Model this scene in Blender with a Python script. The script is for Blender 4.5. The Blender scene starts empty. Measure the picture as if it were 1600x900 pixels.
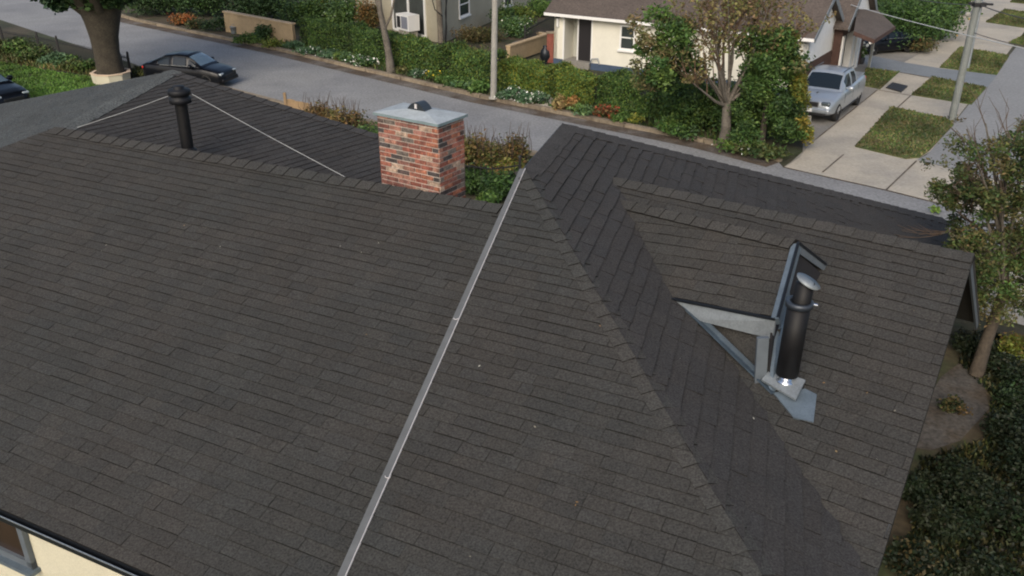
import bpy, bmesh, math, random
import numpy as np
from mathutils import Vector, Matrix
random.seed(7); rng = np.random.default_rng(7)
SC = bpy.context.scene
R = math.radians

# ---------------------------------------------------------------- camera
FPX = 1390.0; PITCH = math.atan(668/1390.0); HC = 9.0
cd = bpy.data.cameras.new('camera'); cam = bpy.data.objects.new('camera', cd)
SC.collection.objects.link(cam); SC.camera = cam
cam.location = (0, 0, HC); cam.rotation_euler = (R(90)-PITCH, 0, 0)
cd.sensor_width = 36; cd.lens = 36*FPX/1600; cd.clip_end = 3000; cd.clip_start = .1
SC.cycles.filter_width = 2.0
SC.render.resolution_x = 1024; SC.render.resolution_y = 576
# ---------------------------------------------------------------- light
SUN_AZ, SUN_EL = -163, 36          # clockwise from +Y
w = bpy.data.worlds.new('World'); SC.world = w; w.use_nodes = True
nt = w.node_tree; bg = nt.nodes['Background']
sky = nt.nodes.new('ShaderNodeTexSky'); sky.sky_type = 'NISHITA'; sky.sun_disc = False
sky.sun_elevation = R(SUN_EL); sky.sun_rotation = R(SUN_AZ % 360)
sky.air_density = 1.0; sky.dust_density = 4.0; sky.ozone_density = 1.0
nt.links.new(sky.outputs[0], bg.inputs[0]); bg.inputs[1].default_value = 0.122
sl = bpy.data.lights.new('sun', 'SUN'); sl.energy = 1.12; sl.angle = R(38); sl.color = (1, .93, .82)
so = bpy.data.objects.new('sun', sl); SC.collection.objects.link(so)
sd = Vector((math.sin(R(SUN_AZ))*math.cos(R(SUN_EL)), math.cos(R(SUN_AZ))*math.cos(R(SUN_EL)), math.sin(R(SUN_EL))))
so.rotation_euler = sd.to_track_quat('Z', 'Y').to_euler()
vs = SC.view_settings; vs.view_transform = 'Standard'; vs.look = 'None'; vs.exposure = 0.42; vs.gamma = 1

# ---------------------------------------------------------------- geometry helpers
CP = Vector((0, 0, HC)); cp, sp = math.cos(PITCH), math.sin(PITCH)
def ray(x, y):
    a = (x-800)/FPX; b = (450-y)/FPX
    return Vector((a, cp+sp*b, -sp+cp*b))
def at(x, y, z=0.0):                       # point of height z seen in that direction
    r = ray(x, y); return CP + r*((z-HC)/r.z)
class Plane:
    def __init__(s, a, b, c):
        s.o = a.copy(); n = (b-a).cross(c-a).normalized()
        if n.z < 0: n = -n
        s.n = n
    def hit(s, x, y):
        r = ray(x, y); return CP + r*((s.o-CP).dot(s.n)/r.dot(s.n))
    def z(s, p): return s.o.z - ((p.x-s.o.x)*s.n.x+(p.y-s.o.y)*s.n.y)/s.n.z
    def drop(s, p): return Vector((p.x, p.y, s.z(p)))
    def off(s, h):
        q = Plane.__new__(Plane); q.o = s.o+s.n*h; q.n = s.n.copy(); return q
def vplane_hit(px, py, base):              # point above 'base' at the same forward distance
    r = ray(px, py); return CP + r*(base.y/r.y)

class MB:
    def __init__(s): s.v = []; s.f = []; s.c = []; s.sm = []
    def poly(s, pts, col=(1, 1, 1), sm=False):
        b = len(s.v); s.v += [tuple(p) for p in pts]; s.f.append(tuple(range(b, b+len(pts)))); s.c.append(col); s.sm.append(sm)
    def faces(s, vs_, fs, col=(1, 1, 1), sm=False):
        b = len(s.v); s.v += [tuple(p) for p in vs_]
        for f in fs: s.f.append(tuple(b+i for i in f)); s.c.append(col); s.sm.append(sm)
    def box(s, o, ax, ay, az, col=(1, 1, 1)):   # centre, three half axes
        o = Vector(o); ax = Vector(ax); ay = Vector(ay); az = Vector(az)
        P = [o+ax*i+ay*j+az*k for k in (-1, 1) for j in (-1, 1) for i in (-1, 1)]
        s.faces(P, [(0, 2, 3, 1), (4, 5, 7, 6), (0, 1, 5, 4), (2, 6, 7, 3), (0, 4, 6, 2), (1, 3, 7, 5)], col)
    def beam(s, a, b, w, h, up=Vector((0, 0, 1)), col=(1, 1, 1)):
        a = Vector(a); b = Vector(b); d = (b-a); L = d.length; d.normalize()
        sx = d.cross(up).normalized(); u = sx.cross(d).normalized()
        s.box((a+b)/2, d*L/2, sx*w/2, u*h/2, col)
    def prism(s, poly, down, col=(1, 1, 1), side=None):   # poly + offset vector
        n = len(poly); T = [Vector(p) for p in poly]; B = [p+Vector(down) for p in T]
        s.faces(T, [tuple(range(n))], col)
        s.faces(T+B, [(i, n+i, n+(i+1) % n, (i+1) % n) for i in range(n)], side or col)
        s.faces(B, [tuple(reversed(range(n)))], side or col)
    def tube(s, pts, rad, n=8, col=(1, 1, 1), cap=True, jitter=0):
        rings = []
        for i, p in enumerate(pts):
            p = Vector(p)
            d = (Vector(pts[min(i+1, len(pts)-1)])-Vector(pts[max(i-1, 0)])).normalized()
            a = d.cross(Vector((0, 1, .01)) if abs(d.y) < .9 else Vector((1, 0, 0))).normalized(); b = d.cross(a)
            r = rad[i] if hasattr(rad, '__len__') else rad
            rings.append([p+(a*math.cos(2*math.pi*k/n)+b*math.sin(2*math.pi*k/n))*r*(1+jitter*(random.random()-.5)) for k in range(n)])
        vs_ = [q for r_ in rings for q in r_]; fs = []
        for i in range(len(rings)-1):
            for k in range(n): fs.append((i*n+k, i*n+(k+1) % n, (i+1)*n+(k+1) % n, (i+1)*n+k))
        s.faces(vs_, fs, col, True)
        if cap:
            s.faces(rings[0], [tuple(range(n))], col); s.faces(rings[-1], [tuple(range(n))], col)
    def lathe(s, o, axis, prof, n=24, col=(1, 1, 1), sm=True):
        axis = Vector(axis).normalized(); a = axis.orthogonal().normalized(); b = axis.cross(a)
        vs_ = []; fs = []; o = Vector(o)
        for h, r in prof:
            for k in range(n):
                t = 2*math.pi*k/n; vs_.append(o+axis*h+(a*math.cos(t)+b*math.sin(t))*r)
        for i in range(len(prof)-1):
            for k in range(n): fs.append((i*n+k, i*n+(k+1) % n, (i+1)*n+(k+1) % n, (i+1)*n+k))
        s.faces(vs_, fs, col, sm)
        if prof[0][1] > 1e-4: s.faces(vs_[:n], [tuple(range(n))], col)
        if prof[-1][1] > 1e-4: s.faces(vs_[-n:], [tuple(range(n))], col)
    def quads(s, V, cols):                      # numpy (n,4,3)
        b = len(s.v); n = len(V); s.v += [tuple(p) for p in V.reshape(-1, 3)]
        for i in range(n): s.f.append((b+4*i, b+4*i+1, b+4*i+2, b+4*i+3)); s.c.append(tuple(cols[i])); s.sm.append(False)
    def build(s, name, mat, parent=None, fix=True):
        me = bpy.data.meshes.new(name); 
        me.from_pydata(s.v, [], s.f)
        at_ = me.attributes.new('tint', 'FLOAT_COLOR', 'FACE')
        arr = np.ones((len(s.f), 4), dtype=np.float32); arr[:, :3] = np.array(s.c, dtype=np.float32).reshape(-1, 3)
        at_.data.foreach_set('color', arr.ravel())
        me.polygons.foreach_set('use_smooth', np.array(s.sm, dtype=bool)); 
        if fix and len(s.f) < 30000:
            bm = bmesh.new(); bm.from_mesh(me); bmesh.ops.recalc_face_normals(bm, faces=bm.faces); bm.to_mesh(me); bm.free()
        me.materials.append(mat); me.update()
        o = bpy.data.objects.new(name, me); SC.collection.objects.link(o)
        if parent is not None: o.parent = parent; o.matrix_parent_inverse = Matrix.Translation(-WL[parent.name])
        WL[o.name] = Vector((0, 0, 0))
        return o
WL = {}
def thing(name, label, cat, loc=(0, 0, 0), group=None):
    o = bpy.data.objects.new(name, None); SC.collection.objects.link(o); o.location = loc; o.empty_display_size = .3
    o['label'] = label; o['category'] = cat
    if group: o['group'] = group
    WL[o.name] = Vector(loc); return o
def tag(o, label, cat, group=None):
    o['label'] = label; o['category'] = cat
    if group: o['group'] = group
    return o
def struct(o): o['kind'] = 'structure'; return o
def stuff(o, label, cat): o['kind'] = 'stuff'; o['label'] = label; o['category'] = cat; return o

# ---------------------------------------------------------------- materials
def mat(name, col, rough=.7, var=.0, vscale=3.0, grain=0.0, gscale=60., bump=0.0, bscale=60., metal=0.0, spec=.5, col2=None, c2scale=.6, trans=0, coat=0, c2lo=.45, c2hi=.6, bdist=.02):
    m = bpy.data.materials.new(name); m.use_nodes = True; N = m.node_tree.nodes; L = m.node_tree.links
    b = N['Principled BSDF']; b.inputs['Roughness'].default_value = rough; b.inputs['Metallic'].default_value = metal
    b.inputs['Specular IOR Level'].default_value = spec
    if coat: b.inputs['Coat Weight'].default_value = coat; b.inputs['Coat Roughness'].default_value = .05
    if trans: b.inputs['Transmission Weight'].default_value = trans
    tc = N.new('ShaderNodeTexCoord'); 
    def mul(a_socket, b_socket=None, val=None):
        x = N.new('ShaderNodeMix'); x.data_type = 'RGBA'; x.blend_type = 'MULTIPLY'; x.inputs[0].default_value = 1
        L.new(a_socket, x.inputs[6])
        if b_socket is not None: L.new(b_socket, x.inputs[7])
        return x.outputs[2]
    rgb = N.new('ShaderNodeRGB'); rgb.outputs[0].default_value = (*col, 1); c = rgb.outputs[0]
    def noise(scale, detail=4, rough_=.6):
        n = N.new('ShaderNodeTexNoise'); n.inputs['Scale'].default_value = scale; n.inputs['Detail'].default_value = detail
        n.inputs['Roughness'].default_value = rough_; L.new(tc.outputs['Object'], n.inputs['Vector']); return n
    if col2:
        n = noise(c2scale, 6, .65); mr = N.new('ShaderNodeMapRange'); mr.inputs[1].default_value = c2lo; mr.inputs[2].default_value = c2hi
        L.new(n.outputs[0], mr.inputs[0]); x = N.new('ShaderNodeMix'); x.data_type = 'RGBA'; L.new(mr.outputs[0], x.inputs[0]); L.new(c, x.inputs[6])
        x.inputs[7].default_value = (*col2, 1); c = x.outputs[2]
    for (amp, sc_) in ((var, vscale), (grain, gscale)):
        if amp:
            n = noise(sc_, 5 if sc_ < 20 else 2); mr = N.new('ShaderNodeMapRange'); mr.inputs[1].default_value = .3; mr.inputs[2].default_value = .7
            mr.inputs[3].default_value = 1-amp; mr.inputs[4].default_value = 1+amp; L.new(n.outputs[0], mr.inputs[0])
            cb = N.new('ShaderNodeCombineColor'); [L.new(mr.outputs[0], cb.inputs[i]) for i in range(3)]
            c = mul(c, cb.outputs[0])
    a = N.new('ShaderNodeAttribute'); a.attribute_name = 'tint'; c = mul(c, a.outputs['Color'])
    L.new(c, b.inputs['Base Color'])
    if bump:
        n = noise(bscale, 4); bp = N.new('ShaderNodeBump'); bp.inputs['Strength'].default_value = bump; bp.inputs['Distance'].default_value = bdist
        L.new(n.outputs[0], bp.inputs['Height']); L.new(bp.outputs[0], b.inputs['Normal'])
    return m
M = {}
M['shingle'] = mat('shingle', (.0535, .0508, .0465), .93, .07, .9, .42, 48, .6, 90, spec=.2, col2=(.0485, .0490, .0460), c2scale=.28, c2lo=.42, c2hi=.62)
M['shingle_dark'] = mat('charcoal_shingle', (.0500, .0480, .0465), .93, .07, 1.0, .40, 48, .6, 90, spec=.2)
M['shingle_grey'] = mat('skylit_shingle', (.078, .084, .083), .92, .12, 1.3, .6, 32, .6, 90, spec=.2)  # paler blue-grey copy of the shingle, sky reflection painted in
M['felt'] = mat('roof_deck', (.02, .02, .02), .95)
M['stucco'] = mat('cream_stucco', (.60, .57, .44), .9, .05, 1.5, .08, 50, .4, 120)
M['dark_metal'] = mat('dark_metal', (.018, .022, .028), .4, metal=.4)
M['black_pipe'] = mat('black_pipe', (.007, .007, .008), .55, .2, 5, metal=.0, spec=.3)
M['galv'] = mat('galvanised_metal', (.25, .28, .30), .5, .18, 5, .08, 40, metal=.35)
M['galv_blue'] = mat('painted_trim', (.105, .125, .145), .55, .12, 6)
M['lead'] = mat('metal_flashing', (.14, .18, .215), .45, .2, 5, .05, 40, metal=.35)
M['flash'] = mat('valley_metal', (.115, .122, .126), .75, .15, 4)
M['whiteedge'] = mat('pale_metal_edge', (.55, .53, .53), .4)
M['steel'] = mat('bright_steel', (.65, .67, .7), .2, metal=1)
M['brick'] = mat('brick', (1, 1, 1), .9, .45, 16, .4, 60, .7, 50, col2=(.62, .60, .60), c2scale=9)
M['mortar'] = mat('mortar', (.50, .45, .40), .95, .12, 12, .2, 60, .4, 80)
M['asphalt'] = mat('asphalt', (.250, .252, .250), .93, .12, .5, .30, 11, .3, 40, col2=(.21, .213, .217), c2scale=.2)
M['asphalt2'] = mat('worn_asphalt', (.255, .26, .26), .93, .10, .5, .18, 9, .3, 40, col2=(.215, .22, .22), c2scale=.25)
M['concrete'] = mat('concrete', (.42, .38, .31), .92, .10, .8, .14, 10, .3, 40, col2=(.34, .315, .27), c2scale=.35)
M['oldconcrete'] = mat('stained_concrete', (.22, .21, .19), .92, .15, .9, .15, 10, .3, 40, col2=(.25, .235, .205), c2scale=.5)
M['drive'] = mat('grey_driveway', (.19, .21, .225), .92, .1, .9, .15, 10, .3, 40)
M['kerb'] = mat('tan_kerb', (.25, .205, .145), .92, .2, 1.2, .2, 9, .4, 30, col2=(.13, .10, .07), c2scale=.8, c2lo=.52, c2hi=.68)
M['litter'] = mat('leaf_litter', (.085, .062, .042), .95, .35, 1.5, .3, 12, .5, 20, col2=(.14, .125, .11), c2scale=.7)
M['soil'] = mat('soil', (.075, .058, .035), .97, .35, .8, .35, 8, .6, 10, col2=(.035, .045, .018), c2scale=.5)
M['palesoil'] = mat('pale_gravel', (.085, .078, .07), .97, .3, 1.5, .45, 14, .8, 14, col2=(.07, .055, .04), c2scale=.8)
M['grass'] = mat('grass', (.05, .105, .022), .95, .3, 1.2, .4, 14, .8, 20, col2=(.09, .085, .03), c2scale=.35)
M['drygrass'] = mat('dry_grass', (.060, .085, .024), .95, .3, 1.6, .4, 14, .8, 20, col2=(.125, .10, .04), c2scale=.45)
M['base'] = mat('ground', (.04, .048, .02), .97, .4, .3, .3, 4, .6, 8, col2=(.06, .05, .03), c2scale=.15)
M['leaf'] = mat('leaf', (1.35, 1.32, 1.2), .6, .25, 1.2, spec=.3)
M['bark'] = mat('bark', (.13, .115, .095), .95, .3, 2.5, .35, 18, .9, 14)
M['bark_dark'] = mat('dark_bark', (.065, .055, .043), .95, .3, 2.5, .35, 18, .9, 12)
M['stem'] = mat('twig', (.10, .07, .05), .9)
M['white'] = mat('white_paint', (.74, .72, .62), .75, .05, 1.5, .05, 30, .2, 60)
M['siding'] = mat('white_siding', (.78, .80, .80), .7, .06, 2, .05, 30)
M['trim'] = mat('white_trim', (.8, .8, .78), .6)
M['bluebase'] = mat('blue_plinth', (.055, .085, .14), .8, .15, 2)
M['dark'] = mat('gable_shadow', (.012, .011, .012), .8)  # near-black for the gable faces: shadow under the rakes painted as colour
M['door'] = mat('dark_door', (.018, .016, .018), .5, .1, 3)
M['glass'] = mat('window_glass', (.045, .055, .055), .08, .2, 2, spec=.7)
M['brownroof'] = mat('brown_shingle', (.095, .077, .066), .93, .12, 1.5, .3, 12, .5, 30)
M['brownbrick'] = mat('brown_brick', (.075, .042, .033), .9, .2, 4, .2, 14, .4, 20)
M['cream'] = mat('cream_siding', (.42, .385, .29), .85, .07, 1, .08, 14, .3, 30)
M['tanblock'] = mat('tan_block', (.40, .30, .18), .9, .12, 1.4, .12, 12, .4, 20)
M['iron'] = mat('iron', (.015, .015, .016), .6)
M['wood'] = mat('fence_wood', (.30, .21, .12), .9, .2, 3)
M['pole'] = mat('pole_concrete', (.30, .29, .26), .85, .12, 2, .1, 12)
M['cable'] = mat('pale_cable', (.5, .52, .52), .6)
M['cable_dark'] = mat('dark_cable', (.06, .06, .065), .6)
M['carblack'] = mat('black_car_paint', (.004, .005, .008), .3, coat=.12, spec=.25)
M['silver'] = mat('silver_car_paint', (.40, .44, .48), .32, .03, 3, metal=.5, coat=.5)
M['carglass'] = mat('car_glass', (.012, .018, .024), .10, spec=.45)
M['carglass_sky'] = mat('windscreen_sky_tint', (.10, .15, .20), .12, spec=.7)  # sky reflection painted into the windscreen colour
M['tyre'] = mat('tyre', (.012, .012, .012), .85)
M['rim'] = mat('alloy', (.4, .41, .42), .35, metal=.8)
M['lamp'] = mat('headlamp', (.45, .5, .52), .12, metal=.3)
M['lampdark'] = mat('smoked_headlamp', (.10, .12, .13), .12, metal=.3)
M['red'] = mat('red_lens', (.45, .02, .015), .25)
M['plastic'] = mat('black_plastic', (.015, .015, .017), .6)
M['flower'] = mat('petal', (1, 1, 1), .7)

# ================================================================= GROUND (z=0 everywhere, sheets 4 mm apart)
def sheet(name, pts, m, z, thick=0.0):
    mb = MB(); P = [Vector((p[0], p[1], z)) for p in pts]
    if thick: mb.prism(P, (0, 0, -thick))
    else: mb.poly(P)
    return struct(mb.build(name, m, fix=True))
def gp(*px): return [at(x, y) for x, y in px]
b_ = 1500
mb = MB(); mb.poly([(-b_, -b_, 0), (b_, -b_, 0), (b_, b_, 0), (-b_, b_, 0)]); struct(mb.build('ground', M['base']))
# road: far kerb and near kerb are straight lines through ground points
fk = [at(114, 4), at(213, 34), at(430, 79), at(750, 154), at(865, 177), at(1100, 224), at(1217, 254)]
nk = [at(210, 100), at(225, 106), at(485, 173)]
fd = (fk[-1]-fk[3]).normalized(); d0 = (fk[0]-fk[1]).normalized(); nd0 = (nk[0]-nk[2]).normalized()
nkr = [at(1500, 368)]
far_left = fk[0]+d0*120; near_left = nk[0]+(d0*.6+nd0*.4)*120
far_edge = [far_left]+fk+[at(1224, 262), at(1385, 298), at(1600, 352), at(1600, 352)+(at(1600, 352)-at(1385, 298)).normalized()*60]
near_edge = [near_left]+nk+nkr+[nkr[0]+(far_edge[-1]-far_edge[-3]).normalized()*62]
def fill_sheet(name, pts, m, z):
    mb = MB(); mb.poly([Vector((p.x, p.y, z)) for p in pts]); o = mb.build(name, m); 
    bm = bmesh.new(); bm.from_mesh(o.data); bmesh.ops.triangulate(bm, faces=bm.faces, ngon_method='EAR_CLIP'); bm.to_mesh(o.data); bm.free(); return struct(o)
fill_sheet('front_road', far_edge+near_edge[::-1], M['asphalt'], .004)
# cross street
cs = gp((1433, 250), (1447, 243), (1456, 234), (1600, 59)); dcs = (cs[-1]-cs[2]).normalized()
cs2 = gp((1509, 269), (1600, 292)); dr = (cs2[1]-cs2[0]).normalized()
fill_sheet('cross_street', cs+[cs[-1]+dcs*150, cs[-1]+dcs*150+dr*14, cs2[1]+dr*5, cs2[1], cs2[0]], M['asphalt2'], .012)
# concrete apron, footpath
pav = gp((1224, 262), (1250, 243), (1264, 227), (1371, 141), (1410, 98), (1445, 62), (1505, 0), (1530, -30), (1660, -30), (1600, 50), (1456, 235), (1433, 250), (1509, 270), (1600, 293), (1640, 362), (1600, 352), (1385, 298))
fill_sheet('concrete_pavement', pav, M['concrete'], .008)
fill_sheet('garage_driveway', gp((1226, 262), (1254, 238), (1256, 176), (1352, 92), (1380, 128), (1371, 141), (1264, 227), (1250, 246)), M['oldconcrete'], .016)
fill_sheet('grey_driveway', gp((1348, 93), (1352, 85), (1412, 98), (1468, 107), (1558, 118), (1542, 138), (1453, 121), (1412, 115), (1357, 107)), M['drive'], .020)
fill_sheet('back_driveway', gp((1365, 60), (1400, 60), (1445, 80), (1412, 98), (1352, 87)), M['oldconcrete'], .018)
# joints in the concrete
jm = MB()
for a, b in (((1285, 270), (1318, 242)), ((1385, 297), (1432, 252)), ((1336, 229), (1424, 149)), ((1371, 141), (1424, 150)), ((1404, 113), (1452, 122)), ((1264, 227), (1371, 141)), ((1224, 262), (1385, 298)), ((1385, 298), (1600, 352))):
    A, B = at(*a), at(*b); jm.beam(A+Vector((0, 0, .022)), B+Vector((0, 0, .022)), .05, .006)
struct(jm.build('pavement_joints', M['litter']))
mb = MB(); P = gp((1384, 138), (1394, 130), (1418, 136), (1408, 145))
mb.prism([p+Vector((0, 0, .045)) for p in P], (0, 0, -.04)); 
for k in range(8):
    t = (k+.5)/8; a = P[0].lerp(P[3], t); b = P[1].lerp(P[2], t); mb.beam(a+Vector((0, 0, .055)), b+Vector((0, 0, .055)), .06, .02, col=(2.2, 2.2, 2.2))
g = mb.build('drain_grate', M['iron']); tag(g, 'dark slatted drain grate set in the pale footpath', 'grate')
# lawns of the verge
def lawn(name, px, m, z=.05): return sheet(name, gp(*px), m, z, .06)
LAWNS = [([(1336, 230), (1392, 168), (1440, 178), (1478, 186), (1490, 196), (1452, 236), (1437, 247), (1415, 249)], 'drygrass'),
         ([(1424, 149), (1456, 121), (1541, 138), (1518, 164)], 'drygrass'), ([(1468, 106), (1500, 74), (1577, 88), (1557, 118)], 'drygrass'),
         ([(1540, 35), (1570, 15), (1620, 22), (1600, 44)], 'drygrass'), ([(1353, 107), (1404, 114), (1375, 140), (1345, 134)], 'grass'),
         ([(1575, 68), (1600, 55), (1640, 60), (1610, 78)], 'drygrass'), ([(1578, 4), (1590, -8), (1650, -3), (1640, 10)], 'drygrass')]
for px, k in LAWNS: lawn('lawn', px, M[k])
# far garden strip, kerb of the far side
def offs(pts, d):  # offset away from the road (far side)
    out = []
    for i, p in enumerate(pts):
        t = (pts[min(i+1, len(pts)-1)]-pts[max(i-1, 0)]).normalized(); n = Vector((-t.y, t.x, 0))
        if n.y < 0: n = -n
        out.append(p+n*d)
    return out
fk2 = [fk[0]+d0*40]+fk
k1 = offs(fk2, .0); k2 = offs(fk2, .22); gard = offs(fk2, 3.2); gard[-1] = at(1252, 240); lit = offs(fk2, -.75)
mb = MB()
for i in range(len(k1)-1):
    for q in range(6):                                 # short lengths of kerb, slightly out of line
        a0, a1 = q/6, (q+1)/6-.004
        A = k1[i].lerp(k1[i+1], a0); B = k1[i].lerp(k1[i+1], a1); C_ = k2[i].lerp(k2[i+1], a1); D_ = k2[i].lerp(k2[i+1], a0)
        h = .15+random.uniform(-.02, .015); j = Vector((random.uniform(-.02, .02), random.uniform(-.02, .02), h)); t = random.uniform(.8, 1.15)
        mb.prism([A+j, B+j, C_+j, D_+j], (0, 0, -h-.02), (t, t, t))
struct(mb.build('far_kerb', M['kerb']))
fill_sheet('gutter_litter', lit+k1[::-1], M['litter'], .010)
mb = MB(); mb.prism([p+Vector((0, 0, .11)) for p in k2]+[p+Vector((0, 0, .11)) for p in gard[::-1]], (0, 0, -.12)); struct(mb.build('garden_bed', M['soil']))
fill_sheet('garden_path', gp((836, 167), (860, 176), (866, 158), (905, 138), (890, 132)), M['concrete'], .118)
# near-side kerb strip
def near_strip(name, a, b, wd, m, z, th):
    A, B = a, b; t = (B-A).normalized(); n = Vector((t.y, -t.x, 0))
    if n.y > 0: n = -n
    return sheet(name, [A, B, B+n*wd, A+n*wd], m, z, th)
near_strip('near_kerb', nk[1], nk[2]+(nkr[0]-nk[2]).normalized()*.01, .25, M['kerb'], .12, .13)
near_strip('near_kerb', nk[2], nkr[0], .25, M['kerb'], .12, .13)
near_strip('near_verge', nk[1], nk[2], 1.2, M['oldconcrete'], .016, .0)
# left yard
fill_sheet('left_lawn', gp((-120, 75), (0, 98), (60, 108), (105, 116), (150, 122), (172, 128), (330, 190), (100, 260), (-400, 260), (-400, 75)), M['grass'], .03)
fill_sheet('planting_bed', gp((-120, 48), (0, 68), (150, 108), (215, 122), (200, 150), (150, 122.5), (105, 116.5), (60, 108.5), (0, 98.5), (-120, 75.5)), M['soil'], .026)
# right yard below the trees
fill_sheet('yard_soil', gp((1470, 480), (1540, 470), (1600, 520), (1750, 700), (1750, 1000), (1300, 1000), (1380, 640)), M['soil'], .008)
fill_sheet('gravel_patch', gp((1440, 640), (1470, 590), (1510, 560), (1535, 590), (1545, 640), (1500, 690), (1455, 705), (1420, 700)), M['palesoil'], .02)
fill_sheet('gravel_patch', gp((1500, 860), (1560, 850), (1600, 880), (1590, 930), (1490, 930)), M['palesoil'], .02)
fill_sheet('near_footpath', gp((1500, 478), (1530, 440), (1600, 400), (1800, 470), (1800, 580), (1600, 510), (1560, 500)), M['concrete'], .024)

# ================================================================= THE HOUSE UNDER THE CAMERA
zr, ze = 4.6, 2.7
R0 = at(85, 200, zr); R1 = at(780, 322, zr); E0 = at(0, 795, ze); E1 = at(240, 900, ze)
PL = Plane(R0, R1, E0); ux = (R1-R0).normalized(); back = Vector((-ux.y, ux.x, 0))
PF = Plane.__new__(Plane); PF.o = PL.o+Vector((0, 0, .1)); PF.n = PL.n
P0 = PF.hit(820, 265); Q = PF.hit(1190, 900); P1 = at(880, 195, P0.z); PR = Plane(P0, P1, Q)
W0 = PR.hit(955, 278); W1 = at(1522, 400, W0.z); V = PR.hit(1356, 900); PW = Plane(W0, W1, V)
Bf = PR.hit(1472, 342); V2 = V+(V-W0).normalized()*1.2; Q2 = Q+(Q-P0).normalized()*1.6
G = PW.hit(1370, 900)
def cross2(a, b, c, d):
    r = b-a; s_ = d-c; t = ((c.x-a.x)*s_.y-(c.y-a.y)*s_.x)/(r.x*s_.y-r.y*s_.x); return a+r*t
G2 = cross2(W1, G, W0, V); V2 = G2
house = thing('bungalow', 'cream bungalow with wide dark shingled roof filling the foreground', 'house', (0, 6, 0))

def clip(poly, a, b):         # keep left of a->b (2D)
    out = []; n = len(poly)
    def side(p): return (b[0]-a[0])*(p[1]-a[1])-(b[1]-a[1])*(p[0]-a[0])
    for i in range(n):
        p, q = poly[i], poly[(i+1) % n]; sp_, sq = side(p), side(q)
        if sp_ >= 0: out.append(p)
        if (sp_ >= 0) != (sq >= 0):
            t = sp_/(sp_-sq); out.append((p[0]+(q[0]-p[0])*t, p[1]+(q[1]-p[1])*t))
    return out
def shingles(name, pts, pl, m, parent, e=.165, t=.011, wmin=.17, wmax=.40, lvl=None, amp=.075, wander=.009, deck=True, phase=0.0):
    n = pl.n; u = n.cross(Vector((0, 0, 1))); u = (lvl - n*lvl.dot(n)) if lvl is not None else u
    u.normalize(); v = n.cross(u).normalized()
    if v.z < 0: v = -v
    o = pts[0]; P2 = [((p-o).dot(u), (p-o).dot(v)) for p in pts]
    area = sum(P2[i][0]*P2[(i+1) % len(P2)][1]-P2[(i+1) % len(P2)][0]*P2[i][1] for i in range(len(P2)))
    if area < 0: P2 = P2[::-1]
    x0 = min(p[0] for p in P2); x1 = max(p[0] for p in P2); y0 = min(p[1] for p in P2)-phase; y1 = max(p[1] for p in P2)
    mb = MB(); j = 0; y = y0
    W3 = lambda x, yy, h: o+u*x+v*yy+n*h
    while y < y1:
        ee = e; x = x0-random.random()*.4; rowt = 1+random.uniform(-.025, .025)
        while x < x1:
            wd = random.choice((wmin, .5*(wmin+wmax), wmax, wmax*.85))*random.uniform(.92, 1.08)
            lo = y+random.uniform(-wander, wander); g_ = random.choice((.002, .003, .006))
            hh = t*random.choice((.6, 1, 1, 1.25))
            rect = [(x, lo), (x+wd-g_, lo+random.uniform(-.003, .003)), (x+wd-g_, y+ee), (x, y+ee)]
            for i in range(len(P2)):
                if rect: rect = clip(rect, P2[i], P2[(i+1) % len(P2)])
            if len(rect) >= 3:
                k = rowt*(1+random.uniform(-amp, amp)); wv = random.uniform(-.018, .018); col = (k*(1+wv), k, k*(1-wv))
                top = [W3(px, py, .004+hh*max(0, 1-(py-lo)/ee)) for px, py in rect]; bot = [W3(px, py, -.01) for px, py in rect]
                q = len(rect); mb.faces(top, [tuple(range(q))], col)
                mb.faces(top+bot, [(i, q+i, q+(i+1) % q, (i+1) % q) for i in range(q)], (k*.50, k*.50, k*.50))  # dark tab sides: bare asphalt cut edge, also painting the shadow lines
            x += wd
        y += ee
    if deck: mb.prism([W3(a, b, -.004) for a, b in P2], n*-.09, (.35, .35, .35))
    return mb.build(name, m, parent)
def ridge_caps(name, A, B, n1, n2, m, parent, wd=.17, step=.22, lift=.022, amp=.07):
    d = (B-A); L = d.length; d.normalize()
    s1 = d.cross(n1).normalized(); s2 = d.cross(n2).normalized()
    mid = n1+n2
    if s1.dot(n2) > 0: s1 = -s1
    if s2.dot(n1) > 0: s2 = -s2
    up = mid.normalized(); mb = MB(); x = 0.
    while x < L:
        l = min(step*1.08, L-x); k = 1.12+random.uniform(-amp, amp); h0, h1 = lift+.012, lift-.002; ww = wd*random.uniform(.95, 1.05)  # caps tinted lighter than the field: the light they catch, painted in
        def ring(xx, h): 
            c_ = A+d*xx
            return [c_+s1*ww+n1*h, c_+up*(h*1.1), c_+s2*ww+n2*h, c_+s2*ww-n2*.004, c_+s1*ww-n1*.004]
        r0 = ring(x, h1); r1 = ring(x+l, h0); 
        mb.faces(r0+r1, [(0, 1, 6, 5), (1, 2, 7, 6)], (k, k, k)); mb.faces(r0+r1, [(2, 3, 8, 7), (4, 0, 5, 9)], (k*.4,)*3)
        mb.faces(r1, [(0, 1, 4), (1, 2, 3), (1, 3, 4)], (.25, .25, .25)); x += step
    return mb.build(name, m, parent)

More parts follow.
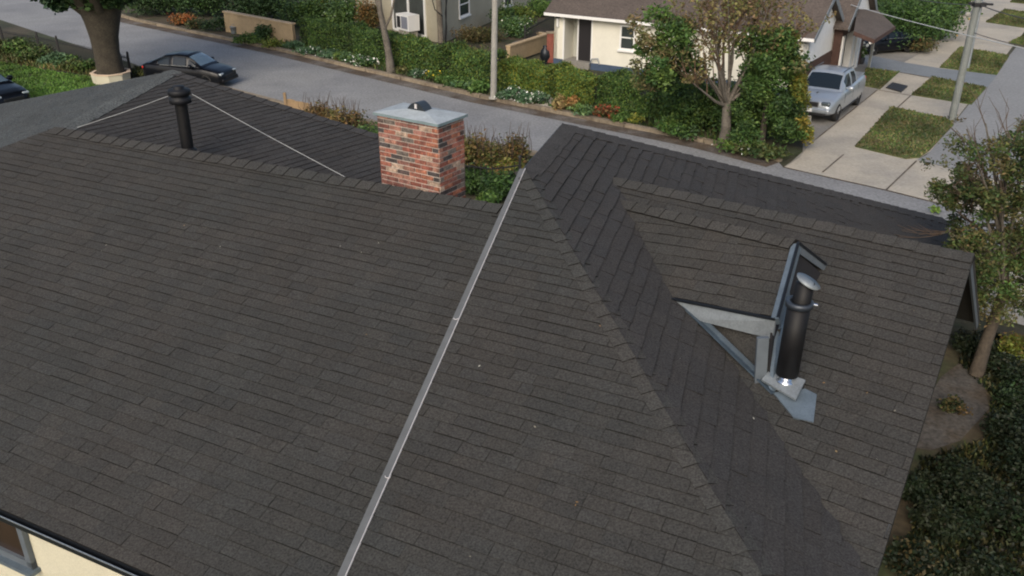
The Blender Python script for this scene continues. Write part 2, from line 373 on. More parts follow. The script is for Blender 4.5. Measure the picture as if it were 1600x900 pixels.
# --- main left slope
sA = PL.hit(820, 265); sB = PL.hit(540, 900); sB2 = sB+(sB-sA).normalized()*1.6
T = PL.hit(0, 232); eL = E0-(E1-E0).normalized()*4; J = at(88, 201, zr)
eR = None
def isect(p, d, a, b):   # in plan: p+d*t meets line a-b
    n = Vector((-(b-a).y, (b-a).x, 0)); return p+d*((a-p).dot(n)/d.dot(n))
du = (sB-sA).normalized(); eR = isect(sB, du, E0, E1)
TL = T+(T-R0)*1.0; TL = PL.drop(TL)
TLe = isect(TL, (eR-sA).normalized(), E0, E1); TLe = PL.drop(TLe)
lev = ux.copy()
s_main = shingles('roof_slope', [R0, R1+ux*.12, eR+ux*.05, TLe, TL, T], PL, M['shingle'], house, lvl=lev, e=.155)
# back slope of the main ridge (steep, hidden)
bk = back*2.2+Vector((0, 0, -1.7)); mb = MB(); mb.prism([R0, R1, R1+bk, R0+bk], (0, 0, -.08)); mb.build('rear_slope', M['shingle'], house)
nb = (R1-R0).cross(bk).normalized(); nb = nb if nb.z > 0 else -nb
ridge_caps('ridge_cap', R0+Vector((0, 0, .0)), R1+ux*.06, PL.n, nb, M['shingle'], s_main, .2, .27)
# --- front slope right of the metal strip
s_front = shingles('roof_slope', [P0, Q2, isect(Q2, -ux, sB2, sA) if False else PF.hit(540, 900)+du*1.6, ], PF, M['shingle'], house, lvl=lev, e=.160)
# --- right slope
drp = (P1-P0).normalized()
far = (Bf-P1).normalized()
Be = PR.hit(1472, 342); pe = Be-drp*9.5
near_end = Q2; 
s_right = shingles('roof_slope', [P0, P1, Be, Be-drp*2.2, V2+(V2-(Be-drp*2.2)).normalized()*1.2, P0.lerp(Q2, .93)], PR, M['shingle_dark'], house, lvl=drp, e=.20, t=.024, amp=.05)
# --- right wing
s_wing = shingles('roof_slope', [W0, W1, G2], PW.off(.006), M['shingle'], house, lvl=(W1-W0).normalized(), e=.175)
wd = (W1-W0).normalized(); wperp = Vector((-wd.y, wd.x, 0)); 
if wperp.y < 0: wperp = -wperp
wb = PWv = Plane.__new__(Plane); PWv.o = W1; PWv.n = wd
RB = PWv.hit(1531, 500); wbv = RB-W1
mb = MB(); mb.prism([W0, W1, RB, W0+wbv], (0, 0, -.07)); mb.build('rear_slope', M['shingle'], house)
nbw = wd.cross(wbv).normalized(); nbw = nbw if nbw.z > 0 else -nbw
ridge_caps('ridge_cap', W0, W1, PW.n, nbw, M['shingle'], s_wing, .19, .27)
# monopitch edges of the right slope: caps along ridge, near hip and far rake
nleft = Vector((-drp.y, drp.x, 0)); nleft = nleft if nleft.x < 0 else -nleft
nleft = (nleft*.94+Vector((0, 0, .34))).normalized()
ridge_caps('ridge_cap', P0, P1, PR.n, nleft, M['shingle_dark'], s_right, .26, .26)
fh = (Be-P1).normalized(); nfar = fh.cross(Vector((0, 0, 1))).normalized(); nfar = nfar if nfar.y > 0 else -nfar
nfar = (nfar*.9+Vector((0, 0, .4))).normalized()
ridge_caps('hip_cap', P1, Be, PR.n, nfar, M['shingle_dark'], s_right, .30, .28)
ridge_caps('hip_cap', P0, Q2, PR.n, PF.n, M['shingle'], s_front, .15, .26, .008)
# --- metal strip along the step between the two slopes
mb = MB(); a = P0; b = PF.hit(540, 900)+du*1.6; sx = (b-a).normalized().cross(PF.n).normalized(); sx = sx if sx.x < 0 else -sx
mb.box((a+b)/2+sx*.036-PF.n*.04, (b-a)/2, sx*.040, PF.n*.055)
vf = mb.build('valley_flashing', M['flash'], house)
mb = MB(); mb.box((a+b)/2-sx*.010+PF.n*.014, (b-a)/2, sx*.004, PF.n*.012); mb.build('edge_trim', M['whiteedge'], vf)
for q in ((713, 500), (607, 747)):
    c = PF.hit(*q)+PF.n*.03; mb = MB(); 
    mb.tube([c+sx*(.03*math.cos(t))+du*(.02*math.sin(t)) for t in (0, .8, 1.6, 2.3, 3.14)], .0045, 6); mb.build('clip', M['whiteedge'], vf)
# --- back wing on the left (pyramid end + pale slope)
A = at(270, 111, 4.9); Jw = at(100, 201, 4.6); K = at(596, 213, 4.0); PD = Plane(A, Jw, K)
low1 = PD.hit(600, 300); low0 = PD.hit(120, 212)
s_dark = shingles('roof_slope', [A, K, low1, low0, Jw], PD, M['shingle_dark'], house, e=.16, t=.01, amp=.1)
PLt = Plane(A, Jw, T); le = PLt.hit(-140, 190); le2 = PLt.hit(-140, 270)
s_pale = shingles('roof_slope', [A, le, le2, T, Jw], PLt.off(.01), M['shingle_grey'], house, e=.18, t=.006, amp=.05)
ridge_caps('ridge_cap', Jw, A, PD.n, PLt.n, M['shingle_grey'], s_pale, .22, .3, .015, .06)
nk_ = (K-A).normalized().cross(Vector((0, 0, 1))); nk_ = nk_ if nk_.y > 0 else -nk_; nk_ = (nk_*.9+Vector((0, 0, .4))).normalized()
ridge_caps('ridge_cap', A, K, PD.n, nk_, M['shingle_dark'], s_dark, .22, .3, .015, .06)
# --- dormer
D0 = PR.hit(972, 316); D1 = at(1245, 380, D0.z+.42); Ec = PR.hit(1050, 465); PDf = Plane(D0, D1, Ec); Ed = PDf.hit(1213, 497)
Db = PW.hit(1287, 420); F1 = PW.hit(1200, 613)
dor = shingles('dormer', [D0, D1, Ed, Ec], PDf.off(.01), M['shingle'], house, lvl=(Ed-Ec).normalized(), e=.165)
mb = MB(); mb.prism([D0, D1, Db+Vector((0, 0, .02))], (0, 0, -.06)); mb.build('rear_slope', M['shingle'], dor)
nd = (D1-D0).cross(Db-D0).normalized(); nd = nd if nd.z > 0 else -nd
ridge_caps('ridge_cap', D0, D1-(D1-D0).normalized()*.02, PDf.n, nd, M['shingle'], dor, .13, .3, .035)
drop = Vector((0, 0, -1))
outv = (D1-D0); outv.z = 0; outv.normalize()
mb = MB()    # eave fascia
fo = (Ed-Ec).normalized().cross(Vector((0, 0, 1))).normalized(); fo = fo if fo.y < 0 else -fo
fE = PR.hit(1083, 499)
mb.prism([Ec+fo*.02-Vector((0,0,.03)), Ed+fo*.02-Vector((0,0,.03)), Ed+fo*.02+drop*.27, PR.hit(1128, 508)+Vector((0,0,.0)), fE], -fo*.03)
mb.build('eave_fascia', M['galv'], dor)
mb = MB(); mb.beam(Ec+fo*.03+Vector((0, 0, -.005)), Ed+fo*.03+Vector((0, 0, -.005)), .03, .03); mb.build('drip_edge', M['dark_metal'], dor)
mb = MB()    # wall under the eave
w_a = PR.hit(1086, 492)-fo*.12; w_b = Ed-fo*.12+drop*.2
mb.prism([w_a+Vector((0,0,.02)), w_b, F1+Vector((0, 0, -.02))], (0.03, 0.05, 0)); mb.build('side_wall', M['shingle'], dor)
mb = MB(); cb = PW.hit(1187, 594)+Vector((0, -.02, -.02)); ct = vplane_hit(1192, 527, cb); mb.beam(cb, ct, .13, .05, up=Vector((0, 1, 0)))
mb.build('corner_board', M['galv_blue'], dor)
mb = MB()    # step flashing at the foot
f0 = PR.hit(1068, 481)+PR.n*.02; f1 = PW.hit(1207, 618)+PR.n*.03
mb.beam(f0, f1, .075, .02, up=PR.n, col=(.5, .55, .6)); mb.beam(f0+Vector((.03, .04, .03)), f1+Vector((.03, .04, .03)), .015, .06, up=PR.n, col=(.8, .8, .8)); mb.build('step_flashing', M['lead'], dor)
mb = MB(); gi = -outv*.06
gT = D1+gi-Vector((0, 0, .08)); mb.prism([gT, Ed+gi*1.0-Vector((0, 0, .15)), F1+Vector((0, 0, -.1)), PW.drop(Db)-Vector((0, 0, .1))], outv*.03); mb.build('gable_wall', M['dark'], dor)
mb = MB(); mb.prism([PW.hit(1238, 430)+outv*.0+Vector((0,0,.02)) if False else D1.lerp(Ed, .35)+Vector((0, 0, -.3)), Ed+drop*.28, F1+Vector((0, 0, .02)), PW.hit(1232, 560)], outv*.05); mb.build('gable_panel', M['lead'], dor)
mb = MB(); mb.beam(D1+Vector((0, 0, -.045)), Ed+Vector((0, 0, -.045)), .11, .09, up=outv); mb.build('rake_fascia', M['lead'], dor)
mb = MB(); mb.beam(D1+Vector((0, 0, -.05)), Db+Vector((0, 0, .03)), .10, .05, up=outv); mb.build('rake_fascia', M['galv_blue'], dor)
mb = MB(); mb.beam(D1+Vector((0, 0, .012))+outv*.02, Ed+Vector((0, 0, .012))+outv*.02, .03, .03, up=outv); mb.beam(D1+Vector((0, 0, .012))+outv*.02, Db+Vector((0, 0, .07))+outv*.02, .035, .03, up=outv); mb.build('drip_edge', M['dark_metal'], dor)
# --- flue pipe beside the dormer (black, galvanised foot, tilted cap)
fb = PW.hit(1226, 604)
mb = MB(); q = [PW.hit(*p)+PW.n*.03 for p in ((1208, 616), (1258, 610), (1276, 619), (1271, 662), (1240, 655))]
mb.prism(q, -PW.n*.025); base2 = mb.build('flue_flashing', M['lead'], house)
mb = MB(); q = [PW.hit(*p)+PW.n*.10 for p in ((1190, 602), (1205, 584), (1258, 603), (1243, 633))]
mb.prism(q, -PW.n*.03); mb.build('base_plate', M['galv'], base2)
tp = vplane_hit(1249, 474, fb)
ax = (tp-fb).normalized()
mb = MB(); mb.lathe(fb+Vector((0, 0, .06)), ax, [(0, .095), (.012, .11), (.03, .11), (.04, .07), (.14, .06)], 24); mb.build('storm_collar', M['steel'], base2)
mb = MB(); L_ = (tp-fb).length
mb.lathe(fb, ax, [(.17, .10), (.17, .125), (L_, .125), (L_, .10)], 28)
flue = mb.build('flue_pipe', M['black_pipe'], house)
mb = MB(); mb.lathe(fb, ax, [(L_-.03, .127), (L_-.03, .150), (L_+.03, .150), (L_+.035, .11), (L_+.0, .10)], 28, (2.5, 2.5, 2.5)); mb.build('collar', M['dark_metal'], flue)
t2 = vplane_hit(1258, 444, fb); mb = MB(); mb.lathe(fb, (t2-fb), [(L_-.05, .10), ((t2-fb).length+.02, .10), ((t2-fb).length+.02, .05)], 24); mb.build('inner_pipe', M['black_pipe'], flue)
t3 = vplane_hit(1263, 440, fb); cn = (ax+Vector((-.25, -.35, 0))*.9+Vector((.55, .3, 0))*.0).normalized()
cn = Vector((.42, -.12, .9)).normalized(); mb = MB(); mb.lathe(t3, cn, [(-.012, .135), (.008, .145), (.018, .0)], 28); mb.build('rain_cap', M['galv'], flue)
mb = MB(); mb.tube([tp+Vector((.13, -.02, .0)), tp+Vector((.19, -.03, -.01))], .018, 8); mb.build('clamp_bolt', M['steel'], flue)
# --- far black vent pipe with guy wires
vb = at(294, 236, 4.38); vt = vplane_hit(281, 152, vb); va = (vt-vb).normalized(); L_ = (vt-vb).length
mb = MB(); mb.lathe(vb, va, [(-.3, .105), (.0, .105), (L_, .105)], 24); 
for h in (.35, .75): mb.lathe(vb, va, [(h, .106), (h+.02, .109), (h+.04, .106)], 24)
vent = mb.build('vent_pipe', M['black_pipe'], house)
mb = MB(); mb.lathe(vb, va, [(-.1, .17), (.03, .15), (.05, .12), (.07, .106)], 24); mb.build('pipe_boot', M['black_pipe'], vent)
mb = MB(); mb.lathe(vt, va, [(-.10, .12), (-.09, .185), (.0, .185), (.01, .155), (.04, .155), (.05, .19), (.12, .19), (.14, .17), (.15, .09), (.19, .10), (.20, .0)], 28, (1.4, 1.5, 1.6)); mb.build('vent_cap', M['black_pipe'], vent)
for a_, zz, b_2 in ((( 263, 150), None, PL.hit(121, 199)), ((300, 147), None, PD.hit(546, 279) if False else PL.hit(546, 280))):
    p0 = vplane_hit(*a_, vb); mb = MB(); pts = []
    for i in range(9):
        t = i/8; p = p0.lerp(b_2, t); p.z -= .012*math.sin(math.pi*t); pts.append(p)
    mb.tube(pts, .004, 5); mb.build('guy_wire', M['cable'], vent)
# --- walls below the roof, with the corner window at lower left
wallo = -back*-.18
def wline(p, inset): return Vector((p.x, p.y, 0))+Vector((back.x, back.y, 0))*inset
a = wline(TLe, .22); b = wline(eR, .22)
mb = MB(); mb.prism([Vector((a.x, a.y, 0)), Vector((b.x, b.y, 0)), Vector((b.x, b.y, ze+.02)), Vector((a.x, a.y, ze+.02))], back*.2)
front_wall = mb.build('wall', M['stucco'], house)
mb = MB()
def vwall(p, q, z1, z2=None, th=.15, inn=None):
    p = Vector((p.x, p.y, 0)); q = Vector((q.x, q.y, 0)); d = (q-p).normalized(); n = Vector((-d.y, d.x, 0))
    if inn is not None and n.dot(inn-p) < 0: n = -n
    mb.prism([p, q, Vector((q.x, q.y, z2 if z2 is not None else z1)), Vector((p.x, p.y, z1))], n*th)
cen = Vector((3, 11, 0))
def shr(p, f=.97): return cen.lerp(Vector((p.x, p.y, 0)), f)
vwall(shr(P0), shr(P1), P0.z-.25, inn=cen); vwall(shr(P1), shr(Be), P1.z-.3, Be.z-.25, inn=cen)
vwall(shr(Be, .8), shr(Be-drp*4.0, .7), Be.z-.2, Be.z-.2, inn=cen)
gi2 = wd*-1.3
vwall(G2+gi2, W1+gi2, G2.z-.25, W1.z-.25, inn=cen); vwall(W1+gi2, RB+gi2, W1.z-.25, RB.z-.2, inn=cen); vwall(RB+gi2, W0+wbv, RB.z-.2, inn=cen)
gi2 = wd*-.45
for p, q in ((R1+bk, R0+bk),): vwall(Vector((p.x, p.y, 0))-back*.3, Vector((q.x, q.y, 0))-back*.3, R1.z+bk.z-.1, inn=Vector((-5, 8, 0)))
lw = Vector((-7, 16, 0))
def shl(p): return lw.lerp(Vector((p.x, p.y, 0)), .95)
vwall(shl(A), shl(K), A.z-.25, K.z-.2, inn=lw); vwall(shl(K), shl(low1), K.z-.2, low1.z-.2, inn=lw); vwall(shl(A), shl(le), A.z-.25, le.z-.2, inn=lw); vwall(shl(le), shl(le2), le.z-.2, le2.z-.2, inn=lw)
mb.build('wall', M['stucco'], house)
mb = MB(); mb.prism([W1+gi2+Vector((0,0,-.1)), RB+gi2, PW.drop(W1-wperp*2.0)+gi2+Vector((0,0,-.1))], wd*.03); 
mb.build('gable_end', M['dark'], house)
mb = MB(); mb.beam(W1+Vector((0, 0, -.09))-wd*.02, RB+Vector((0, 0, -.09))-wd*.02, .16, .03, up=wd); mb.beam(W1+Vector((0, 0, -.07))-wd*.02, G2+Vector((0, 0, -.07))-wd*.02, .13, .03, up=wd); mb.build('barge_board', M['galv_blue'], house)
mb = MB(); mb.beam(P0+Vector((0, 0, -.1))+nleft*.03, P1+Vector((0, 0, -.1))+nleft*.03, .03, .18); mb.beam(P1+nfar*.03+Vector((0, 0, -.1)), Be+nfar*.03+Vector((0, 0, -.1)), .03, .18); mb.build('fascia', M['dark_metal'], house)
# gutter along the front eave
gdir = -back; mb = MB(); ga = TLe+Vector((0, 0, -.06)); gb = eR+Vector((0, 0, -.06)); gd = (gb-ga).normalized()
prof = [(0, .05), (0, -.05), (.055, -.05), (.07, .035), (.062, .037), (.05, -.04), (.008, -.04), (.008, .05)]
pa = [ga+gdir*x+Vector((0, 0, z)) for x, z in prof]; pb = [gb+gdir*x+Vector((0, 0, z)) for x, z in prof]; n = len(prof)
mb.faces(pa+pb, [(i, (i+1) % n, n+(i+1) % n, n+i) for i in range(n)]); gut = mb.build('gutter', M['dark_metal'], house)
mb = MB(); mb.beam(ga+gdir*.066+Vector((0, 0, .041)), gb+gdir*.066+Vector((0, 0, .041)), .012, .010); mb.build('gutter_lip', M['galv'], gut)
# window: its corners lie on the wall plane
WP = Plane.__new__(Plane); WP.o = a+Vector((0, 0, 1)); WP.n = -back
wr_t = WP.hit(36, 815); wr_b = WP.hit(58, 887); 
zt = 2.62; zb = wr_b.z; wx = Vector((wr_b.x, wr_b.y, 0)); wl = wx-ux*1.6; o_ = -back
def wp(s, z, out): return wx-ux*s+Vector((0, 0, z))+o_*out
mb = MB()
for s0, s1, z0, z1 in ((0, .09, zb, zt), (1.5, 1.6, zb, zt), (0, 1.6, zb, zb+.10), (0, 1.6, zt-.08, zt)):
    mb.box(wp((s0+s1)/2, (z0+z1)/2, .02), ux*(s1-s0)/2, Vector((0, 0, (z1-z0)/2)), o_*.03)
win = mb.build('window', M['galv_blue'], front_wall)
mb = MB(); mb.box(wp(.8, (zb+zt)/2, .004), ux*.79, Vector((0, 0, (zt-zb)/2-.01)), o_*.008); mb.build('pane', mat('brown_pane', (.035, .022, .016), .15, .3, 2), win)
mb = MB(); mb.box(wp(.8, zb-.02, .05), ux*.84, Vector((0, 0, .025)), o_*.07); mb.build('sill', M['lead'], win)

# --- brick chimney
c0 = at(688, 308, 4.5); ctop = vplane_hit(686, 194, c0); zt_ = ctop.z
cl = at(589, 176, zt_); cr = at(720, 180, zt_)
cdx = (cl-Vector((c0.x, c0.y, zt_))); cdx.z = 0; cW = cdx.length; cdx.normalize()
cdy = (cr-Vector((c0.x, c0.y, zt_))); cdy.z = 0; cdy = (cdy - cdx*cdy.dot(cdx)).normalized(); cD = (cr-Vector((c0.x, c0.y, zt_))).dot(cdy)
cD = max(cD, .62)
o0 = Vector((c0.x, c0.y, 0)); mb = MB(); zb0 = 3.6
ctr = o0+cdx*cW/2+cdy*cD/2
mb.box(ctr+Vector((0, 0, (zb0+zt_)/2)), cdx*(cW/2-.006), cdy*(cD/2-.006), Vector((0, 0, (zt_-zb0)/2)))
chim = mb.build('chimney', M['mortar'], house)
mb = MB(); bh = .0735; nrow = int((zt_-zb0)/bh)  # brick courses
cols = [(.21, .072, .050), (.25, .095, .066), (.29, .145, .105), (.055, .047, .046), (.085, .062, .056), (.18, .075, .058), (.34, .25, .19), (.13, .11, .095), (.24, .115, .09), (.29, .115, .070)]
def face_row(o, d, Lx, outn, j, z, dark):
    x = 0.; n = 4.35; bl = Lx/round(Lx/.215)
    half = (j % 2)*bl/2; xs = [0]; 
    x = half if half else bl
    while x < Lx-.02: xs.append(x); x += bl
    xs.append(Lx)
    for i in range(len(xs)-1):
        a0, a1 = xs[i]+.008, xs[i+1]-.008
        if a1-a0 < .02: continue
        cc = random.choice(cols); k = random.uniform(1.0, 1.4)
        pj = random.uniform(.004, .010)
        mb.box(o+d*(a0+a1)/2+Vector((0, 0, z+bh/2))+outn*(-.02+pj), d*(a1-a0)/2, outn*.02, Vector((0, 0, bh/2-.0085)), tuple(c*k for c in cc))
for j in range(nrow):
    z = zt_-(j+1)*bh
    face_row(o0, cdx, cW, -cdy, j, z, False); face_row(o0, cdy, cD, -cdx, j, z, True)
    face_row(o0+cdy*cD, cdx, cW, cdy, j, z, True); face_row(o0+cdx*cW, cdy, cD, cdx, j, z, False)
mb.build('brickwork', M['brick'], chim)
mb = MB(); ov = .045; zc = Vector((0, 0, zt_))
P_ = [ctr+zc+cdx*(sx_*(cW/2+ov))+cdy*(sy_*(cD/2+ov)) for sx_, sy_ in ((-1, -1), (1, -1), (1, 1), (-1, 1))]
I_ = [ctr+zc+Vector((0, 0, .075))+cdx*(sx_*.20)+cdy*(sy_*.10) for sx_, sy_ in ((-1, -1), (1, -1), (1, 1), (-1, 1))]
lo = [p-Vector((0, 0, .03)) for p in P_]; up_ = [p+Vector((0, 0, .012)) for p in P_]
mb.faces(lo+up_, [(i, (i+1) % 4, 4+(i+1) % 4, 4+i) for i in range(4)], (.5, .6, .6)); mb.faces(up_+I_, [(i, (i+1) % 4, 4+(i+1) % 4, 4+i) for i in range(4)]); mb.faces(I_, [(0, 1, 2, 3)]); mb.faces(lo, [(0, 1, 2, 3)])
mb.build('chimney_cap', mat('zinc_cap', (.34, .38, .40), .7, .15, 5, .10, 30), chim)
mb = MB(); prof = []
hz = ctr+zc+Vector((0, 0, .07))
arc = [(-.17+.34*i/10, .115*math.sin(math.pi*i/10)**.8) for i in range(11)]
f_ = [hz+cdx*x+Vector((0, 0, h))-cdy*.09 for x, h in arc]; g_2 = [hz+cdx*x*.9+Vector((0, 0, h*.97))+cdy*.10 for x, h in arc]
mb.faces(f_+g_2, [(i, i+1, 11+i+1, 11+i) for i in range(10)]); mb.faces(f_, [tuple(range(11))], (.6, .6, .6)); mb.faces(g_2, [tuple(range(11))])
mb.build('cowl', mat('slate_cowl', (.03, .04, .05), .5), chim)
mb = MB(); mb.box(hz-cdy*.093+Vector((0, 0, .06))+cdx*.0, cdx*.02, cdy*.006, Vector((0, 0, .035))); mb.build('cowl_clip', M['whiteedge'], chim)
#@@REST@@
# ================================================================= VEGETATION HELPERS
def leafcloud(clumps, size, cols, flat=.0, aspect=.55):
    """clumps: (centre, (rx,ry,rz), n, shell) -> quads"""
    Vs = []; Cs = []
    cols = np.array(cols)
    for c, r, n, shell in clumps:
        d = rng.normal(size=(n, 3)); d /= np.linalg.norm(d, axis=1)[:, None]
        rad = (1-shell*rng.random(n)**1.5)*(1+.12*rng.normal(size=n))
        if shell >= 1: rad = rng.random(n)**.45*(1+.10*rng.normal(size=n))
        p = np.array(c)+d*np.array(r)*rad[:, None]
        a = rng.normal(size=(n, 3)); a[:, 2] *= .6; a /= np.linalg.norm(a, axis=1)[:, None]
        t = rng.normal(size=(n, 3)); b = np.cross(a, t); b /= np.linalg.norm(b, axis=1)[:, None]
        s = size*(.6+.8*rng.random(n))[:, None]; a = a*s; b = b*s*aspect
        Vs.append(np.stack([p-a, p-b, p+a, p+b], axis=1))
        base = cols[rng.integers(len(cols))]; mixc = cols[rng.integers(len(cols), size=n)]
        k = (.75+.5*rng.random(n))[:, None]; Cs.append((base*.45+mixc*.55)*k)
    return np.concatenate(Vs), np.concatenate(Cs)
def leaves(name, clumps, size, cols, parent=None, aspect=.55, extra=None):
    mb = MB(); V_, C_ = leafcloud(clumps, size, cols, aspect=aspect); mb.quads(V_, C_)
    if extra: extra(mb)
    return mb.build(name, M['leaf'], parent, fix=False)
GREEN = [(.042, .092, .022), (.062, .118, .028), (.030, .066, .018), (.085, .130, .030)]
DGREEN = [(.022, .046, .017), (.028, .058, .020), (.038, .070, .022), (.016, .034, .015)]
YGREEN = [(.10, .125, .02), (.07, .10, .02), (.13, .13, .02), (.05, .08, .02)]
BROWNG = [(.085, .062, .028), (.06, .055, .022), (.045, .06, .02), (.12, .075, .035)]
OLIVE = [(.045, .055, .018), (.06, .07, .022), (.03, .042, .016), (.08, .075, .03)]
BLUEG = [(.035, .075, .04), (.05, .10, .05), (.07, .12, .07)]
def bush(name, label, x, y, h, rx, cols, size=.09, n=900, z=.1, cat='shrub', group=None, flowers=None, ry=None, lumps=6, base=None):
    if size > .08: size *= .62; n = int(n*2.1)
    p = base or at(x, y, z); ry = ry or rx; t = thing(name, label, cat, p, group)
    cl = []
    for i in range(lumps):
        a = random.random()*6.28; q = random.random()**.6*.6
        k = random.uniform(.45, .7); hh = h*random.uniform(.55, 1.0)
        cl.append(((p.x+math.cos(a)*rx*q, p.y+math.sin(a)*ry*q, p.z+hh*.55), (rx*k, ry*k, hh*.5), n//lumps, .9))
    leaves('foliage', cl, size, cols, t)
    mb = MB()
    for i in range(5):
        a = random.random()*6.28; mb.tube([p, p+Vector((math.cos(a)*rx*.4, math.sin(a)*ry*.4, h*.6))], [.02, .008], 5)
    mb.build('stem', M['stem'], t)
    if flowers:
        fc, fn = flowers; fn = int(fn*.6); mb = MB(); V_, C_ = leafcloud([(c, (r[0]*1.05, r[1]*1.05, r[2]*1.08), max(4, fn//lumps), .25) for c, r, _, _ in cl], size*.7, fc, aspect=.9)
        mb.quads(V_, C_); mb.build('blossom', M['flower'], t, fix=False)
    return t
def hedge(label, pts, hgt, wdt, cols, n, size=.08, wob=.12, name='hedge', zb=.1):
    P = [at(*p, zb) for p in pts]; t = thing(name, label, 'hedge', P[0]); cl = []; L = sum((P[i+1]-P[i]).length for i in range(len(P)-1)); Vs = []; Cs = []
    cols = np.array(cols)
    for i in range(len(P)-1):
        d = P[i+1]-P[i]; l = d.length; d.normalize(); nn = Vector((-d.y, d.x, 0)); nn = nn if nn.y > 0 else -nn
        m = int(n*l/L); u = rng.random(m)*l
        side = rng.random(m); hh = hgt*(1+wob*np.sin(u*2.1+i)+wob*.6*np.sin(u*5.3)+.05*rng.normal(size=m))
        v = rng.random(m); top = side > .55
        pz = np.where(top, hh*(1-.08*rng.random(m)), hh*v); py = np.where(top, wdt*rng.random(m), np.abs(.10*rng.normal(size=m))+.07*np.sin(u*3.7)+.1*(pz/hh)**3)
        py = np.where((~top) & (rng.random(m) < .3), wdt-py, py)
        pos = np.array(P[i])[None]+np.outer(u, d)+np.outer(py, nn); pos[:, 2] += pz
        a = rng.normal(size=(m, 3)); a[:, 2] = np.abs(a[:, 2])+.3; a /= np.linalg.norm(a, axis=1)[:, None]; b = np.cross(a, rng.normal(size=(m, 3))); b /= np.linalg.norm(b, axis=1)[:, None]
        s = size*(.6+.8*rng.random(m))[:, None]; a = a*s; b = b*s*.5
        Vs.append(np.stack([pos-a, pos-b, pos+a, pos+b], axis=1))
        ph = np.floor(u/.55).astype(int)*13 % 7/7.0
        k = (.7+.6*rng.random(m))*(.8+.4*ph); topf = np.clip((pz/hh-.7)/.3, 0, 1)
        cc = cols[rng.integers(len(cols), size=m)]*k[:, None]
        Cs.append(cc)
        core = MB(); 
    mb = MB(); mb.quads(np.concatenate(Vs), np.concatenate(Cs)); mb.build('foliage', M['leaf'], t, fix=False)
    mb = MB()
    for i in range(len(P)-1):
        d = (P[i+1]-P[i]).normalized(); nn = Vector((-d.y, d.x, 0)); nn = nn if nn.y > 0 else -nn
        mb.prism([P[i]+nn*.18, P[i+1]+nn*.18, P[i+1]+nn*(wdt-.15), P[i]+nn*(wdt-.15)], (0, 0, hgt*.80))
    mb.build('branches', M['corehedge'], t); return t
M['corehedge'] = mat('inner_twigs', (.016, .022, .010), .95, .4, 3, .4, 20)
def limb(mb, a, d, L, r, depth, out, spread=.5, col=(1, 1, 1), up=.15, nseg=4, kids=3):
    pts = [a]; rad = [r]; d = d.normalized()
    for i in range(nseg):
        d = (d+Vector((random.gauss(0, .13), random.gauss(0, .13), random.gauss(0, .08)+up*.2))).normalized()
        a = a+d*L/nseg; pts.append(a); rad.append(r*(1-.55*(i+1)/nseg))
    mb.tube(pts, rad, 7 if r > .04 else 4, col, cap=False); out.append((pts[-1], depth)); out.append((pts[-2], depth))
    if depth > 0:
        for k in range(kids):
            q = pts[random.randint(max(1, nseg-2), nseg)]; ang = random.random()*6.28
            s_ = Vector((math.cos(ang), math.sin(ang), random.uniform(-.1, .5)))
            limb(mb, q, d*(1-spread)+s_*spread, L*random.uniform(.6, .8), r*.5, depth-1, out, spread, col, up, max(2, nseg-1), kids)

# ================================================================= FAR SIDE: hedges, beds, shrubs
hedge('dark green clipped hedge left of the bare grey tree trunk', [(468, 72), (540, 84), (602, 102)], 1.25, 1.1, DGREEN+GREEN+[(.05, .085, .02)], 26000, .045)
hedge('mid green hedge between the bare grey trunk and the pale street pole', [(610, 108), (690, 124), (765, 140)], 1.3, 1.2, DGREEN[:2]+GREEN+[(.09, .11, .022)], 30000, .045)
hedge('bright topped green hedge in front of the white house porch', [(775, 140), (850, 152), (925, 168)], 1.08, 1.2, GREEN+YGREEN+[(.10, .14, .025)], 32000, .045)
hedge('shaggy dark hedge below the white house window', [(930, 168), (1010, 186), (1090, 205)], 1.08, 1.5, GREEN+DGREEN[:2]+[(.07, .10, .025)], 30000, .045, wob=.2)
FG = 'low plants in the bed along the far kerb'
def lowp(label, x, y, h, r, cols, fl=None, n=500, size=.07): return bush('low_plant', label, x, y, h, r, cols, size, n, .11, 'plant', FG, fl, lumps=5)
WH = [(.75, .75, .7), (.6, .62, .55)]
lowp('dark rounded shrub tight against the tan garden wall', 410, 62, .95, .75, DGREEN+GREEN[:1], n=1100)
lowp('yellow green low shrub at the right end of the tan wall', 424, 74, .55, .6, YGREEN, n=700)
lowp('dark green spreading shrub left of the yellow shrub', 388, 68, .6, .8, GREEN, n=900)
lowp('dusty green plant at the left end of the white flowers', 455, 75, .4, .7, BLUEG, n=500)
lowp('long drift of small white flowers near the tan wall', 485, 82, .4, .9, BLUEG, (WH, 60), n=700)
lowp('green and white drift of flowers right of the first drift', 515, 89, .4, .7, BLUEG, (WH, 50), n=600)
lowp('plain green tuft between two white flowered plants', 540, 94, .45, .55, GREEN+BLUEG, n=500)
lowp('round white flowering clump left of the bare grey trunk', 567, 103, .55, .75, BLUEG+GREEN, (WH, 170), n=700)
lowp('faint yellow brown tuft right of the bare grey trunk', 630, 113, .4, .5, OLIVE, n=400)
lowp('white dotted low plant beyond the yellow flowers', 660, 119, .35, .6, BLUEG, (WH, 50), n=500)
lowp('small plant with bright yellow flowers by the kerb', 684, 124, .45, .5, GREEN, ([(.7, .5, .03), (.8, .6, .05)], 50), n=450)
lowp('low green foliage right of the yellow flowers', 700, 131, .4, .6, GREEN, n=500)
lowp('bright green grassy clump left of the pale street pole', 722, 138, .5, .7, BLUEG+GREEN, n=900)
lowp('darker green clump just left of the pale street pole', 750, 144, .5, .6, GREEN, n=800)
lowp('white flowering clump just right of the pale street pole', 800, 153, .5, .7, BLUEG, (WH, 110), n=700)
